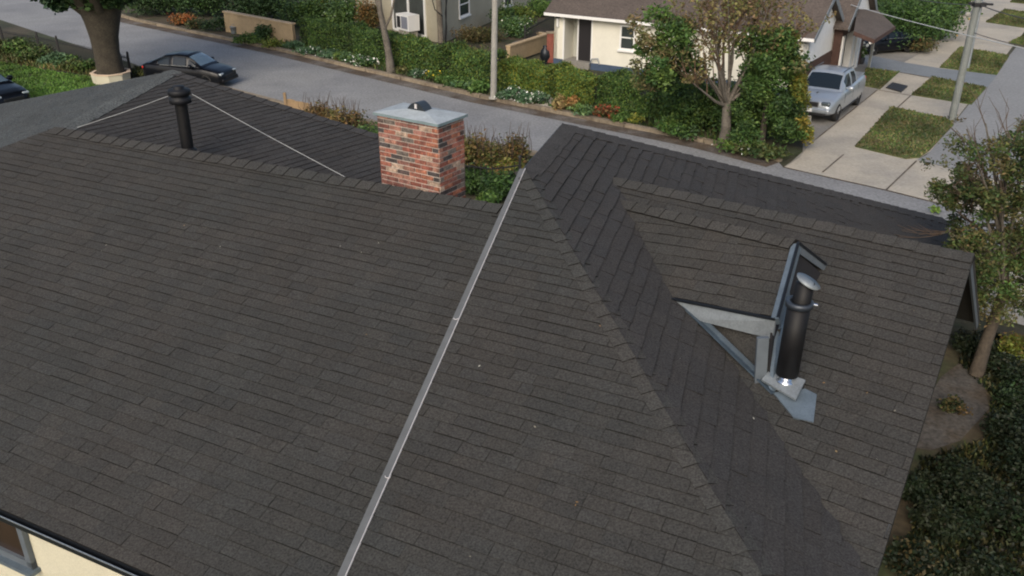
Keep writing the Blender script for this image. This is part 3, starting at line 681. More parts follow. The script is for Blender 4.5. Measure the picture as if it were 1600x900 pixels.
lowp('wide white flowering clump by the end of the kerb stone', 832, 160, .5, .8, BLUEG, (WH, 150), n=800)
lowp('straw coloured grassy tuft beside the garden path', 874, 170, .55, .45, [(.25, .2, .09), (.12, .13, .04), (.18, .12, .06)], n=500)
lowp('rust brown tuft beside the straw coloured tuft', 893, 168, .45, .4, [(.22, .10, .04), (.15, .11, .04)], n=400)
lowp('grey green plant left of the red flowers', 916, 176, .4, .7, BLUEG+GREEN, n=600)
lowp('compact plant covered in brick red flowers', 949, 182, .5, .55, BROWNG, ([(.36, .07, .03), (.28, .06, .03)], 240), n=350)
lowp('low grey green plant right of the red flowers', 975, 190, .35, .6, GREEN, n=500)
lowp('small yellow green plant midway to the round green shrub', 992, 192, .4, .35, YGREEN, ([(.6, .55, .1)], 15), n=350)
lowp('round bright green shrub near the kerb under the hedge', 1036, 207, .65, .75, GREEN+[(.05, .12, .03)], n=1200)
lowp('dark low plant right of the round green shrub', 1070, 213, .45, .7, DGREEN+GREEN, n=800)
lowp('orange brown bush in the dark shrubbery at upper left', 282, 38, .8, .9, [(.32, .10, .03), (.18, .07, .03), (.08, .06, .02)], n=900)
lowp('dull brown bush right of the orange bush', 305, 44, .7, .8, BROWNG+DGREEN, n=700)
lowp('dark shrub next to the left end of the tan wall', 335, 48, .9, .9, DGREEN, n=900)
# tan garden wall
t = thing('garden_wall', 'tan block garden wall sloping beside the road at upper left', 'wall', at(460, 68, .1))
A_, B_ = at(353, 50, .1), at(459, 68, .1)
mb = MB(); nrm = Vector((0, 1, 0)); hA = vplane_hit(353, 19, A_).z; hB = vplane_hit(459, 39, B_).z
mb.prism([A_, B_, Vector((B_.x, B_.y, hB)), Vector((A_.x, A_.y, hA))], (0.08, .25, 0)); mb.build('wall_body', M['tanblock'], t)
mb = MB(); mb.beam(Vector((A_.x+.04, A_.y+.12, hA+.03)), Vector((B_.x+.06, B_.y+.12, hB+.03)), .34, .07, col=(1.1, 1.1, 1.15)); mb.build('coping', M['tanblock'], t)
pt = MB(); p = at(366, 52, .12)
t = thing('metal_tub', 'small blue grey metal tub by the left end of the tan wall', 'tub', p)
pt.lathe(p, (0, 0, 1), [(0, .16), (.35, .2), (.36, .22), (.38, .2)], 14); pt.build('tub_body', M['galv'], t)
pt = MB(); pt.tube([p+Vector((-.2, 0, .34)), p+Vector((0, 0, .52)), p+Vector((.2, 0, .34))], .012, 5); pt.build('handle', M['galv'], t)
# shrubs in front of / around the cream building
bush('garden_shrub', 'large dark evergreen shrub behind the tan wall', 410, 30, 2.6, 2.6, DGREEN, .13, 4500, lumps=10)
bush('garden_shrub', 'dark evergreen mass at the top left behind the road', 262, 22, 2.6, 2.8, DGREEN, .13, 4500, lumps=10)
bush('garden_shrub', 'dark shrub between the orange bush and the tan wall', 325, 22, 2.2, 2.2, DGREEN+GREEN[:1], .13, 3500, lumps=8)
bush('garden_shrub', 'loose shrub mass left of the cream building wall', 478, 40, 2.0, 1.8, DGREEN+GREEN, .12, 3000, lumps=8)
bush('garden_shrub', 'pale flowering magnolia like shrub beside the cream building', 545, 44, 2.1, 1.4, GREEN+BLUEG, .12, 2200, lumps=8, flowers=([(.45, .5, .38)], 160))
bush('garden_shrub', 'yellow leaved shrub at the corner of the cream building', 519, 34, 2.0, 1.0, YGREEN+[(.25, .18, .03)], .12, 1800, lumps=6)
bush('garden_shrub', 'russet tinged shrub left of the sliding door', 580, 46, 1.9, .9, BROWNG+[(.2, .1, .03)], .11, 1500, lumps=6)
bush('garden_shrub', 'rough shrub at the foot of the cream wall under the window', 745, 66, .9, 1.5, OLIVE+BROWNG, .1, 1700, lumps=8)
bush('garden_shrub', 'white flowering shrub between the pole and the iron gate', 806, 58, 1.3, 1.0, GREEN+BLUEG, .1, 1700, lumps=7, flowers=([(.6, .62, .5)], 130))
bush('garden_shrub', 'yellow green round shrub behind the white flowering one', 815, 38, 1.3, 1.1, YGREEN+GREEN, .1, 1700, lumps=7)
bush('garden_shrub', 'dark shrub left of the yellow green round one', 785, 40, 1.4, 1.2, DGREEN+GREEN, .1, 1700, lumps=7)
bush('garden_shrub', 'green shrub at the top beside the white house roof', 845, 24, 1.2, 1.5, GREEN, .1, 1700, lumps=7)
bush('garden_shrub', 'dry brownish shrub low behind the hedge by the pole', 745, 96, .7, 1.4, OLIVE+BROWNG+GREEN, .09, 1500, lumps=8)
# yard lawn and low walls between the two houses
fill_sheet('yard_lawn', gp((690, 75), (835, 8), (865, 15), (862, 60), (800, 92)), M['soil'], .125)
fill_sheet('yard_path', gp((780, 92), (800, 70), (845, 50), (862, 52), (862, 62), (800, 92)), M['litter'], .130)
def lowwall(label, a, b, h, m, th=.22, z=.1):
    A_, B_ = at(*a, z), at(*b, z); t = thing('garden_wall', label, 'wall', A_); d = (B_-A_).normalized(); n = Vector((-d.y, d.x, 0)); n = n if n.y > 0 else -n
    mb = MB(); mb.prism([A_, B_, B_+Vector((0, 0, h)), A_+Vector((0, 0, h))], n*th); mb.build('wall_body', m, t)
    mb = MB(); mb.beam(A_+n*th/2+Vector((0, 0, h+.03)), B_+n*th/2+Vector((0, 0, h+.03)), th+.06, .07, col=(1.1, 1.1, 1.1)); mb.build('coping', m, t)
lowwall('low tan garden wall running towards the white porch', (797, 98), (861, 76), .75, M['tanblock'])
lowwall('short tan wall stub beside the brick pier', (838, 62), (866, 68), .35, M['tanblock'])
p = at(859, 97, .1); t = thing('brick_pier', 'short red brick pier at the corner of the white house', 'pier', p)
mb = MB(); mb.box(p+Vector((0, 0, .7)), (.16, 0, 0), (0, .16, 0), (0, 0, .7)); mb.build('pier_body', mat('red_brick', (.22, .07, .05), .9, .2, 5, .2, 20), t)
mb = MB(); mb.box(p+Vector((0, 0, 1.42)), (.2, 0, 0), (0, .2, 0), (0, 0, .03)); mb.build('pier_cap', M['kerb'], t)
p = at(852, 97, .1); t = thing('garden_urn', 'small dark blue urn standing left of the brick pier', 'urn', p)
mb = MB(); mb.lathe(p, (0, 0, 1), [(0, .18), (.1, .2), (.3, .28), (.55, .24), (.7, .12), (.78, .14), (.8, .0)], 16); mb.build('urn_body', M['dark_metal'], t)
def ironfence(label, pts, h, step, posts, z=.03, group=None):
    P = [at(*q, z) for q in pts]; t = thing('iron_fence', label, 'fence', P[0]); mb = MB(); rl = MB(); k = 0
    for i in range(len(P)-1):
        d = P[i+1]-P[i]; L = d.length; d.normalize(); n = int(L/step)
        for j in range(n):
            q = P[i]+d*(j*L/n); mb.beam(q, q+Vector((0, 0, h*random.uniform(.97, 1.0))), .022, .022, up=Vector((0, 1, 0)))
        for zz in (.15, h-.12): mb.beam(P[i]+Vector((0, 0, zz)), P[i+1]+Vector((0, 0, zz)), .03, .035)
    mb.build('picket_panel', M['iron'], t)
    for q in posts:
        q = at(*q, z); pm = MB(); pm.box(q+Vector((0, 0, h*.56)), (.04, 0, 0), (0, .04, 0), (0, 0, h*.56)); pm.lathe(q+Vector((0, 0, h*1.12)), (0, 0, 1), [(0, .055), (.05, .05), (.09, 0)], 8); pm.build('post', M['iron'], t)
ironfence('black iron picket fence between the left lawn and the road', [(-60, 62), (8, 77), (64, 87), (95, 94), (152, 108), (208, 122)], 1.0, .13, [(8, 77), (64, 87), (95, 94), (152, 108), (206, 122)])
ironfence('dark iron gate panels beyond the tan garden wall', [(820, 76), (842, 62), (868, 48)], 1.0, .12, [(820, 76), (868, 48)], .1)
ironfence('dark iron railing among the plants right of the brick chimney', [(724, 300), (770, 306), (812, 300)], .95, .16, [(724, 300), (812, 300)], .03)
# plants along the left fence
for i, (x, y, h, r, c, lab) in enumerate([(-8, 84, .8, 1.3, OLIVE, 'olive shrub at the left edge behind the lawn'), (28, 84, .8, 1.1, OLIVE+GREEN, 'untidy olive shrub by the second post of the left fence'), (58, 93, .7, 1.0, OLIVE+GREEN[:2], 'broad leaved yellow green plant in the left bed'), (84, 100, .55, .7, BLUEG, 'pale blue green hosta like plant in the left bed'), (106, 104, .5, .7, BLUEG+GREEN, 'second blue green leafy plant nearer the big trunk'), (125, 110, .5, .8, GREEN+OLIVE, 'low green plant just left of the big trunk'), (222, 117, .4, .6, OLIVE, 'dry tuft between the big trunk and the black car')]):
    bush('bed_plant', lab, x, y, h, r, c, .11, 1300, .03, 'plant', 'plants in the bed inside the left fence', lumps=7)
# near side shrubs behind the chimney
NS = 'shrubs of the strip between the bungalow and the road'
def near(label, x, y, h, r, cols, n=2200, size=.06, fl=None, twig=False):
    t = bush('border_shrub', label, x, y, h, r, cols, size, n, .02, 'shrub', NS, fl, lumps=9)
    if twig:
        mb = MB(); p = at(x, y, .02)
        for i in range(26):
            a = random.random()*6.28; q = r*random.random(); b0 = p+Vector((math.cos(a)*q, math.sin(a)*q, h*.5)); e = b0+Vector((random.gauss(0, .12), random.gauss(0, .12), h*random.uniform(.4, .85)))
            mb.tube([p, b0, (b0+e)/2+Vector((random.gauss(0, .04), 0, 0)), e], [.014, .012, .009, .004], 4, cap=False)
        mb.build('twigs', M['stem'], t)
RUST = [(.16, .09, .04), (.11, .075, .03), (.20, .13, .05), (.08, .07, .025)]
near('dark red twiggy shrub left of the brick chimney', 508, 192, .85, .9, BROWNG+RUST[:2], twig=True, n=1400)
near('reddish shrub between the twiggy one and the chimney', 545, 205, .95, .9, RUST+OLIVE, twig=True, n=1500)
near('fresh green shrub at the roof edge left of the chimney', 540, 235, .8, .9, GREEN+YGREEN[1:2], n=2400)
near('bright green shrub tight against the left of the chimney', 578, 238, 1.0, .8, GREEN+YGREEN[3:], n=2600)
near('straw and rust shrub just right of the chimney', 738, 262, 1.15, .7, RUST+YGREEN[:1]+OLIVE, twig=True, n=2200)
near('golden rust shrub second right of the chimney', 768, 268, 1.05, .7, RUST+YGREEN[:2]+OLIVE, twig=True, n=2200)
near('rust tipped shrub by the pointed end of the metal strip', 806, 262, 1.1, .6, RUST+OLIVE, twig=True, n=2000)
near('golden shrub behind the railing near the metal strip', 790, 282, .7, .6, YGREEN+RUST, n=1800)
near('dark green shrub low behind the railing', 745, 300, .85, .6, DGREEN+GREEN[:2], n=2200)
near('dark green shrub at the centre of the railing', 775, 308, .8, .6, DGREEN+GREEN[:2], n=2200)
near('small green shrub at the foot of the railing by the ridge', 762, 322, .45, .35, GREEN, n=1300)
near('dark leafy shrub at the right end of the railing', 808, 300, .8, .5, DGREEN, n=1800)
# wooden fence scrap left of the chimney
t = thing('wood_fence', 'low weathered wooden fence just beyond the charcoal roof edge', 'fence', at(455, 176, .02)); mb = MB(); a = at(452, 178, .02); b = at(485, 186, .02)
for i in range(14):
    q = a.lerp(b, i/13); mb.box(q+Vector((0, 0, .3)), (.04, 0, 0), (0, .012, 0), (0, 0, .3+random.uniform(-.02, .02)))
mb.build('pickets', M['wood'], t); mb = MB(); mb.box(a+Vector((-.1, 0, .42)), (.05, 0, 0), (0, .05, 0), (0, 0, .42)); mb.build('post', M['wood'], t)
mb = MB(); mb.beam(a+Vector((0, .03, .4)), b+Vector((0, .03, .4)), .03, .06); mb.build('rail', M['wood'], t)

# ================================================================= TREES
def tree_thing(name, label, base): return thing(name, label, 'tree', base)
# big tree at upper left
p = at(176, 128, .03); t = tree_thing('big_tree', 'huge dark tree with massive trunk in a pale planter by the left road', p)
mb = MB(); tips = []
tr = [p, p+Vector((0, 0, .5)), p+Vector((0, 0, 1.3)), p+Vector((.02, 0, 2.0)), p+Vector((.03, .02, 2.6)), p+Vector((.05, .05, 3.3))]
mb.tube(tr, [.68, .60, .55, .60, .74, .95], 18, (.75, .75, .7), jitter=.1)
for k in range(9):
    a = k*.7+.2; limb(mb, tr[4]+Vector((math.cos(a)*.3, math.sin(a)*.3, .3)), Vector((math.cos(a)*1.0, math.sin(a)*1.0, .85)), 3.0, .34, 2, tips, .5, up=.3)
mb.build('trunk', M['bark_dark'], t)
cl = []
for i in range(90):
    a = random.random()*6.28; q = random.random()**.5; zc_ = 6.2+random.random()*4
    cl.append(((p.x+math.cos(a)*q*4.9, p.y+math.sin(a)*q*4.9, p.z+zc_), (1.2, 1.2, .9), 330, 1))
for i in range(26):   # drooping lower foliage
    a = random.random()*6.28; q = random.uniform(.5, 1); cl.append(((p.x+.3+math.cos(a)*q*2.6, p.y+math.sin(a)*q*2.6, p.z+4.2+random.random()*1.4), (.8, .8, .6), 260, 1))
for dx, dz in ((-2.9, 4.3), (-2.3, 4.0), (-1.7, 3.9), (-1.4, 3.55), (1.0, 3.7), (1.5, 3.8), (.1, 3.6), (-.6, 3.7), (.5, 3.9), (2.3, 4.2)):
    cl.append(((p.x+dx, p.y-.7, p.z+dz), (.6, .6, .42), 300, 1))
leaves('crown', cl, .13, DGREEN+[(.02, .05, .03)], t)
t2 = thing('tree_planter', 'pale masonry planter ring around the foot of the huge tree', 'planter', p)
mb = MB(); mb.lathe(p, (0, 0, 1), [(0, .80), (.42, .84), (.42, .74), (.0, .72)], 9, sm=False); mb.build('planter_wall', M['stucco'], t2)
mb = MB(); mb.lathe(p, (0, 0, 1), [(.423, .87), (.47, .87), (.47, .72), (.423, .72)], 9, (1.1, .9, .85), sm=False); mb.build('coping', M['stucco'], t2)
# bare grey trunk tree
p = at(611, 112, .12); t = tree_thing('street_tree', 'slender grey tree with nearly bare forked trunk beside the hedge', p)
q1 = vplane_hit(603, 60, p); q2 = vplane_hit(594, 18, p); q3 = vplane_hit(590, -40, p)
mb = MB(); tips = []; mb.tube([p, p+(q1-p)*.5+Vector((.02, 0, 0)), q1, q2, q3], [.22, .17, .15, .12, .09], 10, jitter=.1)
b1 = vplane_hit(603, 28, p); mb.tube([vplane_hit(601, 45, p), vplane_hit(611, 25, p), vplane_hit(620, -20, p)], [.07, .05, .04], 7); mb.tube([q2, vplane_hit(584, -10, p), vplane_hit(576, -50, p)], [.08, .07, .05], 7)
for k in range(6): a = k*1.05; limb(mb, q3, Vector((math.cos(a), math.sin(a), 1.0)), 2.2, .07, 2, tips)
mb.build('trunk', M['bark'], t); leaves('crown', [((q[0].x, q[0].y, max(q[0].z, q3.z+.8)), (.7, .7, .5), 50, 1) for q in tips[:60]], .11, GREEN, t)
# trunk-like pole with cables beside the sliding door
p = at(689, 66, .12); t = tree_thing('ivy_tree', 'pale trunk with dark creeper stems against the cream building corner', p)
mb = MB(); q3 = vplane_hit(683, -50, p); mb.tube([p, (p+q3)/2, q3], [.17, .15, .13], 10, (1.5, 1.45, 1.35), jitter=.08)
tips = []
for k in range(5): a = k*1.25; limb(mb, q3, Vector((math.cos(a), math.sin(a), 1.0)), 2.2, .07, 1, tips)
mb.build('trunk', M['bark'], t)
mb = MB(); 
for off in (.0, .04):
    pts = [p+Vector((.22+off, -.05, 0))]+[vplane_hit(696+random.uniform(-2, 2)+off*20, 64-i*22, p)+Vector((0, -.1, 0)) for i in range(1, 5)]; mb.tube(pts, .035, 6)
mb.tube([vplane_hit(692, 25, p)+Vector((0, -.15, 0)), vplane_hit(680, 14, p)+Vector((0, -.2, 0)), vplane_hit(676, 2, p), vplane_hit(678, -20, p)], .03, 5)
mb.build('creeper', M['iron'], t); leaves('crown', [((q[0].x, q[0].y, q[0].z+.5), (.6, .6, .5), 60, 1) for q in tips], .11, GREEN, t)
# maple-like tree in front of the white house
p = at(1131, 225, .12); t = tree_thing('maple_tree', 'half bare maple with reddish branches above green leaves before the white house', p)
mb = MB(); tips = []
f = vplane_hit(1136, 160, p); mb.tube([p, p.lerp(f, .4)+Vector((.03, 0, 0)), f], [.22, .17, .15], 12, jitter=.1)
tw = MB(); 
targets = [(1085, 95), (1100, 60), (1120, 40), (1145, 20), (1165, 35), (1190, 50), (1215, 70), (1075, 120), (1180, 100), (1105, 10), (1150, -20), (1200, 5), (1230, 30), (1060, 60), (1245, 55), (1130, -5)]
ttips = []
for i, q in enumerate(targets):
    e = vplane_hit(*q, p)+Vector((0, random.uniform(-1.6, 1.6), 0)); mid = f.lerp(e, .5)+Vector((random.gauss(0, .1), random.gauss(0, .2), -.1)); st = f.lerp(p, random.uniform(-.0, .12))
    mb.tube([st, st.lerp(mid, .5)+Vector((random.gauss(0, .05), 0, 0)), mid, mid.lerp(e, .5), e], [.07, .052, .04, .028, .018], 7, jitter=.15, cap=False)
    for k in range(5):
        s0 = (mid.lerp(e, random.random()*.9)); dd = (e-mid).normalized(); ang = random.random()*6.28
        limb(tw, s0, dd*.7+Vector((math.cos(ang)*.6, math.sin(ang)*.6, .35)), 1.0, .022, 2, ttips, .38, col=(1.3, 1.15, 1.0), up=.3, nseg=3, kids=3)
mb.build('trunk', M['bark'], t); tw.build('twigs', M['stem'], t, fix=False)
cl = []
def blob(x, y, rx, rz, n, dy=.8): 
    c = vplane_hit(x, y, p); cl.append(((c.x, c.y+random.uniform(-dy, dy), c.z), (rx, rx, rz), n, 1))
for x, y in ((1010, 75), (1022, 95), (1035, 60), (1045, 85), (1030, 112), (1055, 105), (1062, 70), (1048, 40), (1030, 25), (1072, 90), (1015, 110), (1040, 128), (1065, 125), (1088, 110), (1058, 50), (1075, 45)):
    blob(x, y, random.uniform(.32, .55), random.uniform(.28, .45), 330)
for x, y in ((1175, 55), (1195, 75), (1215, 95), (1180, 90), (1205, 120), (1225, 75), (1190, 130), (1230, 110), (1165, 80), (1212, 55), (1240, 90), (1175, 120)):
    blob(x, y, random.uniform(.3, .5), random.uniform(.28, .4), 200)
leaves('foliage', cl, .07, GREEN+GREEN+DGREEN[:3]+[(.035, .085, .03)], t)
cl = []
for x, y in [(1060+random.random()*190, -20+random.random()*120) for _ in range(44)]: blob(x, y, random.uniform(.25, .5), random.uniform(.2, .4), 38, 1.2)
for x, y in [(985+random.random()*95, 20+random.random()*120) for _ in range(14)]: blob(x, y, random.uniform(.25, .45), random.uniform(.2, .35), 170)
leaves('upper_foliage', cl, .06, [(.08, .09, .035), (.11, .09, .045), (.06, .085, .03), (.13, .09, .05)], t)
cl = [((q[0].x, q[0].y, q[0].z), (.2, .2, .2), 9, 1) for q in ttips[::5]]
leaves('brown_leaves', cl, .06, [(.15, .12, .055), (.11, .12, .04), (.15, .10, .055), (.09, .11, .03)], t)
bush('evergreen_shrub', 'dark leafy shrub left of the maple trunk', 1085, 195, 2.0, 1.6, DGREEN+GREEN, .1, 5000, lumps=12)
bush('evergreen_shrub', 'low dark shrub between the maple trunk and the hedge', 1040, 180, 1.7, 1.2, GREEN+DGREEN, .1, 3500, lumps=9)
bush('evergreen_shrub', 'deep green shrub right of the maple trunk', 1175, 215, 2.2, 1.5, DGREEN+GREEN, .1, 5000, lumps=12)
bush('evergreen_shrub', 'dark creeping shrub behind the maple trunk', 1130, 190, 1.6, 1.6, DGREEN, .1, 3500, lumps=9)
bush('low_plant', 'small mottled plants at the kerb under the maple', 1160, 236, .5, 1.0, GREEN+OLIVE, .07, 900, .11, 'plant', FG, (WH, 15), lumps=7)
bush('low_plant', 'low dull plant at the right end of the far kerb', 1195, 243, .5, .8, DGREEN+OLIVE, .07, 800, .11, 'plant', FG, lumps=6)
# conifer
p = at(1206, 236, .1); t = tree_thing('conifer', 'broad conifer with golden right edge beside the silver pickup', p)
cl = []
for i in range(80):
    h = random.random(); a = random.random()*6.28; rr = (1.35*(1-h*.65))*random.uniform(.5, 1); cl.append(((p.x-.15+math.cos(a)*rr, p.y+.8+math.sin(a)*rr, p.z+.3+h*3.6), (.38, .38, .3), 300, 1))
leaves('foliage', cl, .05, GREEN+DGREEN+[(.05, .09, .02)], t)
cl = []
for i in range(26):
    h = random.random(); a = random.uniform(-.9, .6); rr = 1.45*(1-h*.6); cl.append(((p.x-.1+math.cos(a)*rr, p.y+.8+math.sin(a)*rr, p.z+.4+h*3.3), (.25, .25, .3), 170, 1))
leaves('golden_sprays', cl, .05, [(.12, .12, .02), (.18, .13, .02), (.08, .11, .02), (.07, .10, .02)], t)
mb = MB(); mb.tube([p+Vector((-.15, .8, 0)), p+Vector((-.15, .8, 3.5))], [.12, .03], 8); mb.build('trunk', M['bark_dark'], t)
t = thing('kerb_block', 'pale upright concrete block at the foot of the golden conifer', 'block', at(1262, 205, .02)); mb = MB(); q = at(1260, 222, .02); q2 = at(1262, 197, .02); mb.beam(q+Vector((0, 0, .2)), q2+Vector((0, 0, .2)), .15, .4); mb.build('block_body', M['concrete'], t)
# right foreground tree
p = at(1524, 586, .03); t = tree_thing('yard_tree', 'leaning olive brown tree at the right edge beyond the roof', p)
mb = MB(); kpx = [(1524, 586), (1545, 540), (1565, 505), (1583, 470), (1592, 420), (1590, 370)]
pts = [vplane_hit(x, y, p)+Vector((0, .12*i, 0)) for i, (x, y) in enumerate(kpx)]
mb.tube(pts, [.14, .11, .10, .085, .07, .05], 10, (.55, .5, .45), jitter=.15); tips = []
tw = MB()
tg = [(1500, 300), (1520, 250), (1550, 225), (1580, 215), (1610, 230), (1520, 350), (1540, 300), (1500, 400), (1560, 280), (1640, 300), (1625, 380), (1570, 340), (1515, 440), (1530, 400), (1660, 350)]
for q in tg:
    s0 = pts[random.choice((3, 4, 4, 5))]; e = vplane_hit(*q, p)+Vector((0, .5+random.uniform(-.7, .7), 0)); mid = s0.lerp(e, .5)+Vector((0, 0, .08))
    mb.tube([s0, mid, e], [.045, .03, .014], 6, cap=False)
    for k in range(4): limb(tw, mid.lerp(e, random.random()), (e-mid).normalized()+Vector((random.gauss(0, .5), random.gauss(0, .5), .1)), .55, .012, 1, tips, .4, nseg=3)
mb.build('trunk', M['bark'], t); tw.build('twigs', M['stem'], t, fix=False)
cl = []
def blob2(x, y, r, n): c = vplane_hit(x, y, p); cl.append(((c.x, c.y+.5+random.uniform(-.8, .8), c.z), (r, r, r*.8), n, 1))
for _ in range(215):
    x = random.uniform(1500, 1690); y = random.uniform(225, 505)
    if y < 225+max(0, (1560-x))*.9: continue
    if x < 1512 and y > 420: continue
    blob2(x, y, random.uniform(.14, .30), random.randint(150, 260))
for x, y in ((1500, 270), (1498, 292), (1510, 300), (1503, 330), (1506, 380), (1515, 470), (1523, 495), (1540, 500), (1555, 480), (1505, 345), (1530, 240), (1560, 228), (1592, 220)): blob2(x, y, .16, 60)
leaves('crown', cl, .036, OLIVE+OLIVE+GREEN[:3]+DGREEN+[(.10, .07, .035), (.12, .085, .04)], t, aspect=.42)
# dark shrubs of the right yard
SHADE = [(.006, .012, .006), (.008, .016, .007), (.012, .020, .008), (.014, .016, .007)]  # leaf colours darkened, the yard's shade is painted into them
YD = 'dark shrubs filling the right yard'
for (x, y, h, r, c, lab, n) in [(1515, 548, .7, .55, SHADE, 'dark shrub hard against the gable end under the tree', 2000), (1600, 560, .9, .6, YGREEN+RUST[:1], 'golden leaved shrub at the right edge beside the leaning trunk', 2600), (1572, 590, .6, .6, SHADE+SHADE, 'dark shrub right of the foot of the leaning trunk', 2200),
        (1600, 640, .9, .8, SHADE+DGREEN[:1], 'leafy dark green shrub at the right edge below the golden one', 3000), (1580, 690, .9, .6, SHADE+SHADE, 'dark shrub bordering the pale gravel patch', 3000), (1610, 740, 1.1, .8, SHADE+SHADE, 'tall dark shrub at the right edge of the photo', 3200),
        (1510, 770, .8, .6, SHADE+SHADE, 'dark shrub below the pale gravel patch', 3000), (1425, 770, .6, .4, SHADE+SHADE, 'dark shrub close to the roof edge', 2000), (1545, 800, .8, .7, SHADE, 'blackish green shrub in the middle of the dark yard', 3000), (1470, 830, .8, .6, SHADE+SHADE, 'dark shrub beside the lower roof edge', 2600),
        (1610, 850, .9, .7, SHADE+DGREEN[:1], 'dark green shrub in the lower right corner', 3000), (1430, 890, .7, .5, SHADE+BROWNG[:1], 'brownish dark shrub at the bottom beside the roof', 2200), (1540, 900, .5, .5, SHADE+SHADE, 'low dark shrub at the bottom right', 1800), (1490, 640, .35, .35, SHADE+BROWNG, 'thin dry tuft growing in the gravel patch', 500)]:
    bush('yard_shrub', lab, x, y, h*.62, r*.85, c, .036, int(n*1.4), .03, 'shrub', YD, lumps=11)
# weeds on the pavement edge
bush('weed', 'small bright green weed at the pavement edge near the right roof', 1460, 332, .25, .18, [(.12, .2, .04)], .04, 150, .03, 'weed', lumps=4)
# back shrubs, upper right
bush('garden_shrub', 'tall dark green shrub mass behind the garage roof', 1395, 72, 2.9, 2.4, GREEN[:3]+DGREEN, .12, 6000, .02, lumps=14)
bush('garden_shrub', 'rounded dark green shrub left of the tall mass at the top', 1372, 40, 2.6, 2.0, GREEN+DGREEN, .12, 4000, .02, lumps=10)
bush('garden_shrub', 'yellow flecked shrub beside the far footpath', 1450, 58, 2.4, 1.9, GREEN+YGREEN[3:]+DGREEN, .12, 5000, .02, lumps=12, flowers=([(.35, .2, .03)], 50))
bush('garden_shrub', 'farther green shrub at the top beside the footpath', 1480, 22, 2.2, 1.8, GREEN+DGREEN, .12, 3500, .02, lumps=9)
bush('garden_shrub', 'brown leafed low shrub under the tall dark mass', 1420, 78, 1.0, 1.4, BROWNG+DGREEN, .1, 1800, .02, lumps=7)

# ================================================================= BUILDINGS ACROSS THE STREET
Z = Vector((0, 0, 1))
class WallPl:    # vertical wall frame: origin on the ground, direction d, outward normal n
    def __init__(s, A_, B_):
        s.A = Vector((A_.x, A_.y, 0)); s.d = Vector((B_.x-A_.x, B_.y-A_.y, 0)); s.L = s.d.length; s.d.normalize(); s.n = Vector((s.d.y, -s.d.x, 0))
        if s.n.dot(-s.A) < 0: s.n = -s.n
    def uv(s, x, y):
        r = ray(x, y); t = (s.A-CP).dot(s.n)/r.dot(s.n); q = CP+r*t; return (q-s.A).dot(s.d), q.z
    def p(s, u, z, o=0): return s.A+s.d*u+Z*z+s.n*o
    def rect(s, mb, u0, u1, z0, z1, o0, o1, col=(1, 1, 1)):
        mb.box(s.p((u0+u1)/2, (z0+z1)/2, (o0+o1)/2), s.d*(u1-u0)/2, Z*(z1-z0)/2, s.n*(o1-o0)/2, col)
def window(W, u0, u1, z0, z1, parent, mid=True, sill=True, vert=False, fr=.08):
    mb = MB()
    for a in ((u0, u0+fr, z0, z1), (u1-fr, u1, z0, z1), (u0+fr, u1-fr, z1-fr, z1), (u0+fr, u1-fr, z0, z0+fr)): W.rect(mb, *a, 0.0, .06)
    if mid: W.rect(mb, u0+fr, u1-fr, (z0+z1)/2-.03, (z0+z1)/2+.03, .0, .05)
    if vert: W.rect(mb, (u0+u1)/2-.04, (u0+u1)/2+.04, z0+fr, z1-fr, .0, .05)
    wn = mb.build('window', M['trim'], parent)
    mb = MB(); W.rect(mb, u0+fr, u1-fr, z0+fr, z1-fr, -.02, .02); mb.build('pane', M['glass'], wn)
    if sill: mb = MB(); W.rect(mb, u0-.06, u1+.06, z0-.08, z0, 0, .12); mb.build('sill', M['trim'], wn)
# --- cream building, top centre
C0 = at(690, 68); C1 = at(835, 4); Cl_ = at(585, 42)
bd = thing('cream_building', 'cream painted brick building with sliding door behind the hedges', 'building', C0)
WR = WallPl(C0, C0+(C1-C0).normalized()*16); WLf = WallPl(C0, C0+(Cl_-C0).normalized()*9)
mb = MB(); h = 4.6; dpt = (C1-C0).normalized()*16; dl = (Cl_-C0).normalized()*9
mb.prism([C0+Z*h, C0+dpt+Z*h, C0+dpt+dl+Z*h, C0+dl+Z*h], (0, 0, -h)); wall = mb.build('wall', M['cream'], bd)
mb = MB(); e = .5
cor = [C0-dpt*.03-dl*.05, C0+dpt*1.03-dl*.05, C0+dpt*1.03+dl*1.05, C0-dpt*.03+dl*1.05]; apx = [C0+dpt*.25+dl*.5+Z*(h+2), C0+dpt*.75+dl*.5+Z*(h+2)]
cz = [c+Z*(h+.05) for c in cor]; mb.faces(cz+apx, [(0, 1, 5, 4), (2, 3, 4, 5), (1, 2, 5), (3, 0, 4)]); mb.faces(cz, [(0, 1, 2, 3)]); mb.build('roof', M['brownroof'], bd)
u0, z0 = WLf.uv(667, 52); u1, _ = WLf.uv(616, 50); ut, zt2 = WLf.uv(665, -30)
mb = MB(); ua, ub = min(u0, u1), max(u0, u1); zz0 = WLf.uv(640, 52)[1]; zz1 = min(zz0+2.6, 4.2)
W_ = WLf
for a in ((ua, ua+.12, zz0, zz1), (ub-.12, ub, zz0, zz1), (ua+.12, ub-.12, zz1-.12, zz1), (ua+.12, ub-.12, zz0, zz0+.12), ((ua+ub)/2-.07, (ua+ub)/2+.07, zz0+.12, zz1-.12)): W_.rect(mb, *a, 0, .09)
sdw = mb.build('sliding_door', M['trim'], bd); mb = MB(); W_.rect(mb, ua+.12, ub-.12, zz0+.12, zz1-.12, -.02, .03); mb.build('pane', mat('dusty_glass', (.055, .062, .06), .3, .25, 2.5), sdw)
